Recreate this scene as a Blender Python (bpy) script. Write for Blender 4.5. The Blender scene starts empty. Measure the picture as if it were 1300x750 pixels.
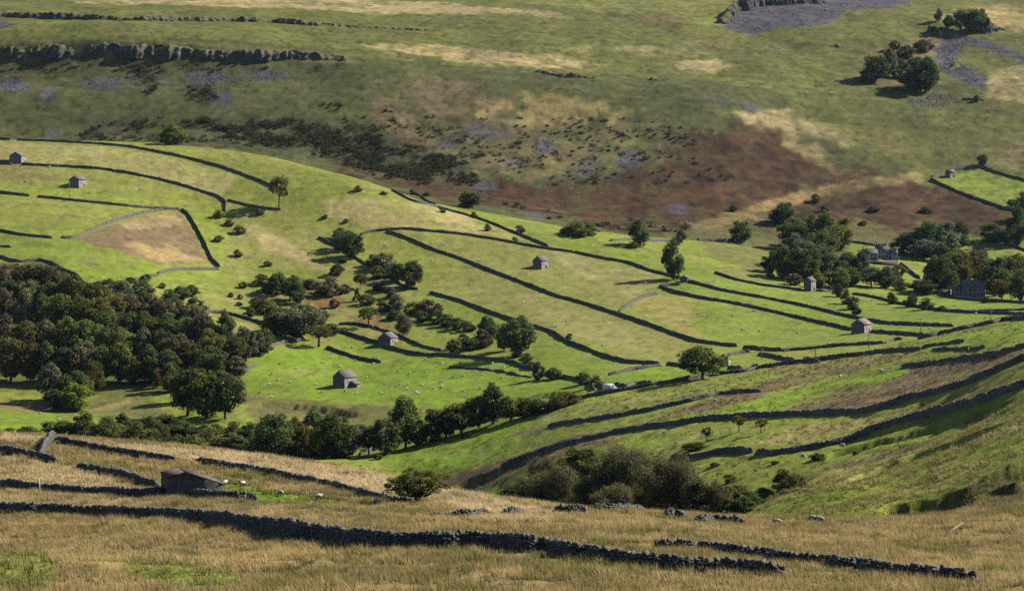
import bpy, math, random
import numpy as np
from mathutils import Vector, Matrix

random.seed(7)
rng = np.random.default_rng(7)
SC = bpy.context.scene
COL = SC.collection
FOC = 2600.0      # focal length in units of a 1300-wide picture
VH = 230.0        # row of the eye-level horizon
SUN_AZ, SUN_EL = 68.0, 35.0

# ------------------------------------------------------------------ helpers
def tag(o, label=None, cat=None, group=None, kind=None):
    if label: o['label'] = label
    if cat: o['category'] = cat
    if group: o['group'] = group
    if kind: o['kind'] = kind
    return o

def link(name, mesh, mat=None, parent=None, loc=(0, 0, 0), rot=(0, 0, 0), scale=(1, 1, 1)):
    o = bpy.data.objects.new(name, mesh)
    COL.objects.link(o)
    if mat is not None and mesh is not None and len(mesh.materials) == 0:
        mesh.materials.append(mat)
    o.location = loc; o.rotation_euler = rot; o.scale = scale
    if parent is not None:
        o.parent = parent
    return o

def empty(name, loc, rz=0.0, scale=(1, 1, 1)):
    o = bpy.data.objects.new(name, None)
    o.empty_display_size = 0.5
    COL.objects.link(o)
    o.location = loc; o.rotation_euler = (0, 0, rz); o.scale = scale
    return o

def mesh_np(name, verts, quads=None, tris=None, smooth=False):
    """mesh from arrays: quads (n,4) and / or tris (m,3)"""
    verts = np.asarray(verts, dtype=np.float32).reshape(-1, 3)
    me = bpy.data.meshes.new(name)
    me.vertices.add(len(verts))
    me.vertices.foreach_set('co', verts.ravel())
    idx, starts, tot = [], [], []
    n = 0
    for f, k in ((quads, 4), (tris, 3)):
        if f is None or len(f) == 0: continue
        f = np.asarray(f, dtype=np.int32).reshape(-1, k)
        idx.append(f.ravel()); starts.append(n + np.arange(len(f), dtype=np.int32) * k)
        tot.append(np.full(len(f), k, dtype=np.int32)); n += f.size
    if n:
        idx = np.concatenate(idx); starts = np.concatenate(starts); tot = np.concatenate(tot)
        me.loops.add(n); me.loops.foreach_set('vertex_index', idx)
        me.polygons.add(len(starts))
        me.polygons.foreach_set('loop_start', starts)
        me.polygons.foreach_set('loop_total', tot)
        if smooth:
            me.polygons.foreach_set('use_smooth', np.ones(len(starts), dtype=bool))
    me.update(calc_edges=True)
    return me

class MB:
    """collects simple shapes into one mesh"""
    def __init__(s): s.v = []; s.q = []; s.t = []
    def add(s, v, q=(), t=()):
        b = len(s.v); s.v += [tuple(p) for p in v]
        s.q += [tuple(i + b for i in f) for f in q]; s.t += [tuple(i + b for i in f) for f in t]
    def box(s, c, size, M=None, taper=1.0):
        x, y, z = size[0] / 2, size[1] / 2, size[2] / 2
        P = [Vector((sx * x * (taper if sz > 0 else 1), sy * y * (taper if sz > 0 else 1), sz * z))
             for sz in (-1, 1) for sx, sy in ((-1, -1), (1, -1), (1, 1), (-1, 1))]
        if M is not None: P = [M @ p for p in P]
        c = Vector(c)
        s.add([p + c for p in P], [(3, 2, 1, 0), (4, 5, 6, 7), (0, 1, 5, 4), (1, 2, 6, 5), (2, 3, 7, 6), (3, 0, 4, 7)])
    def tube(s, pts, rad, n=6, cap=True):
        pts = [Vector(p) for p in pts]; b = len(s.v); m = len(pts)
        for i, p in enumerate(pts):
            d = (pts[min(i + 1, m - 1)] - pts[max(i - 1, 0)]).normalized()
            a = d.orthogonal().normalized(); c = d.cross(a)
            if i and a.dot(pa) < 0: pass
            for k in range(n):
                w = 2 * math.pi * k / n
                s.v.append(tuple(p + (a * math.cos(w) + c * math.sin(w)) * rad[i]))
            pa = a
        for i in range(m - 1):
            for k in range(n):
                k2 = (k + 1) % n
                s.q.append((b + i * n + k, b + i * n + k2, b + (i + 1) * n + k2, b + (i + 1) * n + k))
        if cap:
            for k in range(1, n - 1):
                s.t.append((b, b + k + 1, b + k)); e = b + (m - 1) * n
                s.t.append((e, e + k, e + k + 1))
    def ball(s, c, r, nu=10, nv=7, jit=0.0):
        b = len(s.v); c = Vector(c)
        for j in range(nv + 1):
            th = math.pi * j / nv
            for i in range(nu):
                ph = 2 * math.pi * i / nu
                k = 1 + jit * random.uniform(-1, 1)
                s.v.append((c.x + r[0] * k * math.sin(th) * math.cos(ph), c.y + r[1] * k * math.sin(th) * math.sin(ph), c.z + r[2] * k * math.cos(th)))
        for j in range(nv):
            for i in range(nu):
                i2 = (i + 1) % nu
                s.q.append((b + j * nu + i, b + (j + 1) * nu + i, b + (j + 1) * nu + i2, b + j * nu + i2))
    def mesh(s, name, smooth=False):
        return mesh_np(name, s.v, s.q or None, s.t or None, smooth)

# ------------------------------------------------------------------ noise
def _hash(ix, iy, seed):
    h = (ix.astype(np.int64) * 374761393 + iy.astype(np.int64) * 668265263 + seed * 1442695041) & 0xFFFFFFFF
    h = ((h ^ (h >> 13)) * 1274126177) & 0xFFFFFFFF
    h = ((h ^ (h >> 16)) * 2246822519) & 0xFFFFFFFF
    return ((h ^ (h >> 15)) & 0xFFFF) / 32767.5 - 1.0
def vnoise(x, y, seed=0):
    x = np.asarray(x, float); y = np.asarray(y, float)
    x0 = np.floor(x); y0 = np.floor(y)
    fx = x - x0; fy = y - y0
    fx = fx * fx * fx * (fx * (fx * 6 - 15) + 10); fy = fy * fy * fy * (fy * (fy * 6 - 15) + 10)
    a = _hash(x0, y0, seed); b = _hash(x0 + 1, y0, seed); c = _hash(x0, y0 + 1, seed); d = _hash(x0 + 1, y0 + 1, seed)
    return (a * (1 - fx) + b * fx) * (1 - fy) + (c * (1 - fx) + d * fx) * fy
def fbm(x, y, seed=0, oct=4):
    s = 0; a = 1.0; t = 0
    for o in range(oct):
        s = s + a * vnoise(x * 2 ** o + 17.3 * o, y * 2 ** o - 9.1 * o, seed + o); t += a; a *= 0.5
    return s / t * 1.6
def sstep(a, b, x):
    t = np.clip((x - a) / (b - a), 0, 1); return t * t * (3 - 2 * t)

# ------------------------------------------------------------------ materials
class NT:
    def __init__(s, name):
        s.m = bpy.data.materials.new(name); s.m.use_nodes = True
        s.t = s.m.node_tree; s.t.nodes.clear()
        s.out = s.n('ShaderNodeOutputMaterial')
    def n(s, typ, **kw):
        k = s.t.nodes.new(typ)
        for a, b in kw.items(): setattr(k, a, b)
        return k
    def l(s, a, b): s.t.links.new(a, b)
    def val(s, sock, v):
        if hasattr(v, 'links') or isinstance(v, bpy.types.NodeSocket): s.l(v, sock)
        else: sock.default_value = v
    def math(s, op, a, b=0.0, clamp=False):
        k = s.n('ShaderNodeMath', operation=op, use_clamp=clamp); s.val(k.inputs[0], a); s.val(k.inputs[1], b); return k.outputs[0]
    def maprange(s, v, a, b, c, d):
        k = s.n('ShaderNodeMapRange'); s.val(k.inputs[0], v)
        for i, q in enumerate((a, b, c, d)): k.inputs[1 + i].default_value = q
        return k.outputs[0]
    def mix(s, f, a, b, blend='MIX'):
        k = s.n('ShaderNodeMix', data_type='RGBA', blend_type=blend)
        s.val(k.inputs[0], f); s.val(k.inputs[6], a); s.val(k.inputs[7], b); return k.outputs[2]
    def noise(s, scale, detail=3, rough=0.55, vec=None):
        k = s.n('ShaderNodeTexNoise'); k.inputs['Scale'].default_value = scale
        k.inputs['Detail'].default_value = detail; k.inputs['Roughness'].default_value = rough
        if vec is not None: s.l(vec, k.inputs['Vector'])
        return k.outputs['Fac']
    def coords(s, which='Object'):
        return s.n('ShaderNodeTexCoord').outputs[which]
    def hsv(s, c, h=0.5, sat=1.0, v=1.0):
        k = s.n('ShaderNodeHueSaturation'); s.val(k.inputs['Hue'], h); s.val(k.inputs['Saturation'], sat); s.val(k.inputs['Value'], v); s.val(k.inputs['Color'], c)
        return k.outputs[0]
    def bump(s, h, strength=0.5, dist=0.1):
        k = s.n('ShaderNodeBump'); s.val(k.inputs['Strength'], strength); k.inputs['Distance'].default_value = dist; s.l(h, k.inputs['Height']); return k.outputs[0]
    def principled(s, col, rough=0.9, normal=None, spec=0.15):
        k = s.n('ShaderNodeBsdfPrincipled'); s.val(k.inputs['Base Color'], col); s.val(k.inputs['Roughness'], rough)
        k.inputs['Specular IOR Level'].default_value = spec
        if normal is not None: s.l(normal, k.inputs['Normal'])
        s.l(k.outputs[0], s.out.inputs[0]); return k

def c4(c): return (c[0], c[1], c[2], 1.0)

def mat_simple(name, col, rough=0.85, var=0.25, scale=2.0, bump=0.0, spec=0.2, coord='Object'):
    t = NT(name); co = t.coords(coord)
    n = t.noise(scale, 4, 0.6, co)
    c = t.mix(n, c4([x * (1 - var) for x in col]), c4([min(1, x * (1 + var)) for x in col]))
    nm = t.bump(n, bump, 0.05) if bump else None
    t.principled(c, rough, nm, spec); return t.m

def mat_stone(name, col, cell=3.0, dark=0.55):
    t = NT(name); co = t.coords()
    v = t.n('ShaderNodeTexVoronoi'); v.inputs['Scale'].default_value = cell; t.l(co, v.inputs['Vector'])
    ve = t.n('ShaderNodeTexVoronoi', feature='DISTANCE_TO_EDGE'); ve.inputs['Scale'].default_value = cell; t.l(co, ve.inputs['Vector'])
    bw = t.n('ShaderNodeRGBToBW'); t.l(v.outputs['Color'], bw.inputs[0])
    n = t.noise(cell * 2.3, 4, 0.65, co)
    base = t.mix(bw.outputs[0], c4([x * dark for x in col]), c4([min(1, x * 1.25) for x in col]))
    base = t.mix(t.maprange(n, 0.5, 0.75, 0, 0.7), base, c4((col[0] * 1.5, col[1] * 1.5, col[2] * 1.35)))
    joint = t.maprange(ve.outputs['Distance'], 0.0, 0.06, 0.45, 1.0)
    cb = t.n('ShaderNodeCombineColor'); [t.l(joint, cb.inputs[i]) for i in range(3)]
    base = t.mix(1.0, base, cb.outputs[0], 'MULTIPLY')
    nm = t.bump(t.math('ADD', t.math('MULTIPLY', joint, 1.0), n), 0.8, 0.06)
    t.principled(base, 0.92, nm, 0.15); return t.m

def mat_leaf(name, col, hv=0.03, vv=0.35, transl=0.3, alt=None, altamt=0.5):
    """foliage: base colour varies per tree and per leaf clump, some light passes through"""
    t = NT(name)
    oi = t.n('ShaderNodeObjectInfo').outputs['Random']
    isl = t.n('ShaderNodeNewGeometry').outputs['Random Per Island']
    base = c4(col)
    if alt is not None:
        big = t.noise(0.9, 2, 0.5, t.coords())
        base = t.mix(t.math('MULTIPLY', t.maprange(big, 0.4, 0.65, 0, 1), altamt), base, c4(alt))
    val = t.math('MULTIPLY', t.maprange(oi, 0, 1, 1 - vv, 1 + vv), t.maprange(isl, 0, 1, 0.6, 1.45))
    h = t.math('ADD', t.maprange(oi, 0, 1, 0.5 - hv, 0.5 + hv), t.maprange(isl, 0, 1, -0.015, 0.015))
    c = t.hsv(base, h, 1.0, val)
    d = t.n('ShaderNodeBsdfDiffuse'); t.l(c, d.inputs[0])
    tr = t.n('ShaderNodeBsdfTranslucent'); t.l(c, tr.inputs[0])
    mx = t.n('ShaderNodeMixShader'); mx.inputs[0].default_value = transl
    t.l(d.outputs[0], mx.inputs[1]); t.l(tr.outputs[0], mx.inputs[2]); t.l(mx.outputs[0], t.out.inputs[0])
    return t.m

def mat_tint(name, transl=0.35):
    """grass: colour per tuft stored with the mesh"""
    t = NT(name)
    a = t.n('ShaderNodeAttribute', attribute_name='tint')
    isl = t.n('ShaderNodeNewGeometry').outputs['Random Per Island']
    c = t.hsv(a.outputs['Color'], 0.5, 1.0, t.maprange(isl, 0, 1, 0.7, 1.35))
    d = t.n('ShaderNodeBsdfDiffuse'); t.l(c, d.inputs[0])
    tr = t.n('ShaderNodeBsdfTranslucent'); t.l(c, tr.inputs[0])
    mx = t.n('ShaderNodeMixShader'); mx.inputs[0].default_value = transl
    t.l(d.outputs[0], mx.inputs[1]); t.l(tr.outputs[0], mx.inputs[2]); t.l(mx.outputs[0], t.out.inputs[0])
    return t.m
SKY_STRENGTH = 0.055
SUN_STRENGTH = 5.0
HAZE = 0.000012
EXPOSURE = 0.88
# ------------------------------------------------------------------ terrain
# ground profile: along each bearing (u) a set of knots (distance, row at which that ground is seen)
KU = np.array([-260, 0, 150, 300, 450, 600, 750, 900, 1050, 1200, 1300, 1560], float)
KN = [  # (rows v), (distances d)
 ([775,762,762,762,757,757,753,750,748,745,745,740], [100]*12),
 ([648,650,655,675,693,698,708,722,733,733,733,730], [200,190,180,155,135,128,122,116,112,110,110,110]),
 ([610,615,625,630,645,662,672,680,690,700,702,700], [225,222,212,200,185,165,155,155,155,150,150,150]),
 ([548,553,562,578,595,629,648,657,660,664,668,670], [300,290,285,275,262,225,200,195,200,186,172,168]),
 ([580,585,590,600,620,660,675,676,662,657,656,656], [360,360,370,370,340,290,250,240,230,215,202,196]),
 ([560,560,570,578,582,626,646,655,632,630,622,600], [590,590,590,580,540,472,365,305,272,250,228,220]),
 ([545,545,552,560,578,590,590,578,565,545,520,480], [620,620,625,620,560,500,425,385,354,318,288,272]),
 ([538,540,546,548,576,568,552,531,526,497,456,400], [635,635,638,635,567,530,472,445,406,362,335,318]),
 ([530,535,540,535,574,546,499,477,454,426,404,350], [660,650,655,650,575,560,560,560,555,545,540,530]),
 ([515,515,520,510,565,555,500,486,462,436,418,370], [690,690,690,685,625,625,650,650,650,645,640,640]),
 ([498,500,500,500,520,500,478,464,446,420,410,385], [720,720,720,715,690,700,700,710,720,740,740,740]),
 ([420,420,420,448,465,455,438,435,424,405,398,385], [800,800,800,785,785,780,780,780,800,810,810,810]),
 ([330,330,345,385,395,405,395,390,395,386,384,375], [880,880,880,885,880,860,860,860,880,900,900,900]),
 ([240,245,260,295,310,335,345,348,362,366,368,365], [1000,1000,1000,1000,990,960,960,960,970,990,990,990]),
 ([178,178,180,191,222,280,301,320,335,340,345,345], [1130,1130,1130,1120,1080,1050,1030,1040,1050,1080,1080,1080]),
 ([195,195,197,205,235,268,295,308,325,325,325,325], [1200,1200,1200,1190,1150,1110,1080,1090,1100,1130,1140,1140]),
 ([170,170,172,182,210,245,278,290,305,300,280,260], [1280,1280,1280,1270,1240,1190,1160,1150,1160,1190,1210,1210]),
 ([120,122,124,128,140,165,190,205,220,228,228,220], [1340,1340,1340,1340,1330,1310,1300,1290,1300,1310,1310,1310]),
 ([73,75,76,77,80,90,100,112,135,130,135,140], [1400,1400,1402,1405,1410,1415,1420,1420,1430,1450,1450,1450]),
 ([52,53,53,61,74,86,96,102,97,87,82,80], [1408,1408,1410,1414,1420,1428,1436,1450,1500,1550,1550,1550]),
 ([22,22,24,28,38,45,50,52,45,38,40,40], [1500,1500,1500,1505,1520,1540,1560,1590,1620,1640,1650,1650]),
 ([0,0,1,2,3,3,3,2,2,2,2,2], [1680,1680,1690,1690,1700,1710,1720,1740,1760,1780,1780,1780]),
 ([-25]*12, [2700]*12),
]
GU = np.arange(-260, 1560.1, 2.5)
GD = np.concatenate([np.linspace(6, 84, 24), np.arange(86, 330, 0.7), np.arange(330, 620, 1.25), np.arange(620, 1240, 1.9),
                     np.arange(1240, 1800, 2.6), np.arange(1805, 2700, 22)])

def _smooth(a, sig):
    n = int(4 * sig); k = np.exp(-0.5 * (np.arange(-n, n + 1) / sig) ** 2); k /= k.sum()
    return np.convolve(np.pad(a, n, mode='edge'), k, 'valid')

def pchip(xk, yk, x):
    h = np.diff(xk); dl = np.diff(yk) / h
    m = np.zeros_like(yk)
    w1 = 2 * h[1:] + h[:-1]; w2 = h[1:] + 2 * h[:-1]
    ok = dl[:-1] * dl[1:] > 0
    with np.errstate(divide='ignore', invalid='ignore'):
        hm = (w1 + w2) / (w1 / dl[:-1] + w2 / dl[1:])
    m[1:-1] = np.where(ok, hm, 0); m[0] = dl[0]; m[-1] = dl[-1]
    i = np.clip(np.searchsorted(xk, x) - 1, 0, len(h) - 1)
    t = (x - xk[i]) / h[i]; t2 = t * t; t3 = t2 * t
    return (2*t3-3*t2+1)*yk[i] + (t3-2*t2+t)*h[i]*m[i] + (-2*t3+3*t2)*yk[i+1] + (t3-t2)*h[i]*m[i+1]

def build_profile():
    kv = np.array([_smooth(np.interp(GU, KU, v), 14) for v, d in KN])
    kd = np.array([_smooth(np.interp(GU, KU, d), 14) for v, d in KN])
    kz = -kd * (kv - VH) / FOC
    Z = np.zeros((len(GD), len(GU)))
    for j in range(len(GU)):
        xk = np.concatenate([[6, 45], kd[:, j]]); yk = np.concatenate([[-5.0, -12.6], kz[:, j]])
        Z[:, j] = pchip(xk, yk, GD)
    return Z

ZG = build_profile()
DD, UU = np.meshgrid(GD, GU, indexing='ij')
XX = (UU - 650.0) * DD / FOC
YY = DD
def _amp(d):
    return np.interp(d, [0, 80, 200, 330, 500, 700, 1000, 1200, 1300, 1800, 2700], [0, .25, .3, .6, .8, .8, .9, 1.4, 2.6, 3.0, 3.0])
ZG = ZG + _amp(DD) * 0.55 * fbm(XX / 48, YY / 70, 11, 2)
ZG = ZG + np.interp(DD, [0, 80, 330, 600, 900, 1250, 1800], [0, .10, .22, .26, .16, .38, .40]) * fbm(XX / 15, YY / 15, 21, 3)
ZG = ZG + np.interp(DD, [0, 1180, 1260, 1800], [0, 0, .30, .30]) * vnoise(XX / 26 + .8 * vnoise(XX / 60, YY / 60, 5), YY / 5.5, 41)
ZG = ZG + np.interp(DD, [0, 80, 330, 600, 900, 1250, 1800], [0, .10, .16, .12, .05, .10, .10]) * fbm(XX / 2.6, YY / 3.2, 31, 2)

def _zat(u, d, Z=None):
    Z = ZG if Z is None else Z
    u = np.asarray(u, float); d = np.asarray(d, float)
    fu = np.clip((u - GU[0]) / 2.5, 0, len(GU) - 1.001); iu = fu.astype(int); fu = fu - iu
    i = np.clip(np.searchsorted(GD, d) - 1, 0, len(GD) - 2)
    fd = np.clip((d - GD[i]) / (GD[i + 1] - GD[i]), 0, 1)
    return (Z[i, iu] * (1 - fu) + Z[i, iu + 1] * fu) * (1 - fd) + (Z[i + 1, iu] * (1 - fu) + Z[i + 1, iu + 1] * fu) * fd
def height(x, y):
    return _zat(650 + FOC * np.asarray(x) / np.maximum(y, 1e-3), y)

LAY = {'F': (85, 335), 'R': (238, 590), 'M': (545, 1175), 'X': (1120, 1790)}
def dist_at(u, v, lay):
    a, b = LAY[lay] if isinstance(lay, str) else lay
    ds = np.arange(a, b, 0.5)
    vv = VH - FOC * _zat(np.full(len(ds), u), ds) / ds
    hit = np.nonzero(vv <= v)[0]
    if len(hit): return float(ds[hit[0]])
    return float(ds[np.argmin(np.abs(vv - v))])
def ground(u, v, lay):
    d = dist_at(u, v, lay)
    return Vector(((u - 650) * d / FOC, d, float(_zat(u, d))))
def mpp(d): return d / FOC           # metres per (1300-wide) pixel

def path_on_ground(pts, lay, step=1.0, smooth=6.0):
    """picture polyline -> ground positions, evenly spaced, depth smoothed"""
    P = np.array(pts, float)
    seg = np.concatenate([[0], np.cumsum(np.hypot(*np.diff(P, axis=0).T))])
    n = max(4, int(seg[-1] / 3.0))
    s = np.linspace(0, seg[-1], n)
    U = np.interp(s, seg, P[:, 0]); V = np.interp(s, seg, P[:, 1])
    D = np.array([dist_at(a, b, lay) for a, b in zip(U, V)])
    if n > 8:
        D = np.concatenate([[D[0]] * 3, D, [D[-1]] * 3]); k = np.array([1, 2, 3, 4, 3, 2, 1.]); k /= k.sum()
        # median first, so that one stray sample does not bend the line
        Dm = np.array([np.median(D[max(0, i - 2):i + 3]) for i in range(len(D))])
        D = np.convolve(Dm, k, 'valid')
    X = (U - 650) * D / FOC; Y = D
    L = np.concatenate([[0], np.cumsum(np.hypot(np.diff(X), np.diff(Y)))])
    m = max(2, int(L[-1] / step) + 1)
    t = np.linspace(0, L[-1], m)
    X = np.interp(t, L, X); Y = np.interp(t, L, Y)
    return np.stack([X, Y], 1), t

# banks and stream cuts: the near side is lowered so that a face looks towards the camera
BANKS = [  # polyline, layer, drop, reach on near side
 ([(1120,642),(1150,640),(1180,634),(1205,627),(1232,618)], 'R', 3.4, 8),
 ([(1222,617),(1260,600),(1300,580),(1350,560)], 'R', 6.0, 9),
 ([(1245,642),(1275,630),(1330,606)], 'R', 2.2, 6),
 ([(1150,676),(1190,672),(1240,668)], 'R', 0.7, 4),
 ([(1270,664),(1310,655)], 'R', 1.0, 4),
 ([(740,628),(800,618),(850,606)], 'R', 1.2, 8),
 ([(575,617),(610,604),(650,588),(690,574),(720,566)], 'R', 3.0, 6),
 ([(1060,560),(1130,545),(1200,520),(1300,490)], 'R', .9, 4),
 ([(1030,625),(1100,600),(1180,570),(1300,530)], 'R', 1.3, 4),
 ([(1000,588),(1080,570),(1160,548),(1300,505)], 'R', 1.2, 4),
 ([(310,512),(350,512),(400,515),(470,527)], 'M', 2.0, 14),
 ([(0,505),(60,515),(120,522)], 'M', 1.5, 10),
 ([(740,497),(690,500),(640,508)], 'M', 1.5, 10),
 ([(0,230),(60,234),(140,238)], 'M', .8, 8),
 ([(150,325),(210,326),(255,330)], 'M', .6, 6),
]
TRENCH = [([(895,654),(930,642),(958,629),(985,614),(1030,598)], 'R', 4.5, 5.0),
          ([(640,640),(760,648),(880,650)], 'R', 1.5, 9.0)]
def _sd(poly, sel):
    """signed distance of grid points to a polyline: positive on the near (camera) side"""
    px = XX[sel]; py = YY[sel]
    best = np.full(px.shape, 1e9); sg = np.ones(px.shape); tt = np.zeros(px.shape)
    if poly[0, 0] > poly[-1, 0]: poly = poly[::-1]
    L = 0
    for (ax, ay), (bx, by) in zip(poly[:-1], poly[1:]):
        dx, dy = bx - ax, by - ay; l2 = dx * dx + dy * dy + 1e-9
        t = np.clip(((px - ax) * dx + (py - ay) * dy) / l2, 0, 1)
        d = np.hypot(px - ax - t * dx, py - ay - t * dy)
        cr = (px - ax) * dy - (py - ay) * dx      # >0 : right of left-to-right line = nearer the camera
        m = d < best
        best = np.where(m, d, best); sg = np.where(m, np.sign(cr), sg); tt = np.where(m, L + t * math.sqrt(l2), tt)
        L += math.sqrt(l2)
    return best * sg, tt, L
BP = [(path_on_ground(p, l, 4.0)[0], l, h, r) for p, l, h, r in BANKS]
TP = [(path_on_ground(p, l, 4.0)[0], l, h, r) for p, l, h, r in TRENCH]
for poly, lay, h, r in BP:
    sel = (YY > poly[:, 1].min() - 40) & (YY < poly[:, 1].max() + 20) & (XX > poly[:, 0].min() - 20) & (XX < poly[:, 0].max() + 20)
    s, t, L = _sd(poly, sel)
    s = s + 0.8 * fbm(XX[sel] / 4, YY[sel] / 4, 77, 2)
    e_ = min(8, L * .18); ends = sstep(0, e_, t) * sstep(0, e_, L - t)
    drop = h * sstep(-0.5, 0.7, s) * np.exp(-np.clip(s, 0, None) / r) * ends
    ZG[sel] -= drop
for poly, lay, h, r in TP:
    sel = (YY > poly[:, 1].min() - 40) & (YY < poly[:, 1].max() + 40) & (XX > poly[:, 0].min() - 30) & (XX < poly[:, 0].max() + 30)
    s, t, L = _sd(poly, sel)
    ends = sstep(-2, 8, t) * sstep(0, 14, L - t)
    ZG[sel] -= h * np.exp(-(s / r) ** 2) * ends
VG = VH - FOC * ZG / DD

# ------------------------------------------------------------------ land cover
def inpoly(u, v, poly):
    r = np.zeros(u.shape, bool); n = len(poly); j = n - 1
    for i in range(n):
        xi, yi = poly[i]; xj, yj = poly[j]
        c = ((yi > v) != (yj > v)) & (u < (xj - xi) * (v - yi) / ((yj - yi) + 1e-9) + xi)
        r ^= c; j = i
    return r
GR = dict(bright=(.145,.215,.022), green=(.180,.208,.034), olive=(.188,.190,.050), pale=(.270,.240,.096), straw=(.350,.270,.135),
          gold=(.330,.240,.098), rough=(.120,.115,.040), dark=(.085,.085,.036), bracken=(.056,.026,.014), orange=(.165,.080,.035),
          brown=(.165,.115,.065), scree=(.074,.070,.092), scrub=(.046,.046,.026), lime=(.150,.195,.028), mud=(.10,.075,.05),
          upland=(.108,.114,.030), field=(.185,.195,.043), farg=(.070,.077,.026), sand=(.40,.30,.18))
GR['lush'] = (.165,.250,.022); GR['turf'] = (.225,.225,.055); GR['heath'] = (.150,.100,.062); GR['bank_shade'] = (.050,.040,.030)  # last one: shade of the stream banks, put into the ground colour
GR['crest'] = (.50, .385, .215)
GR = {k: np.array(v) for k, v in GR.items()}
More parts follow.
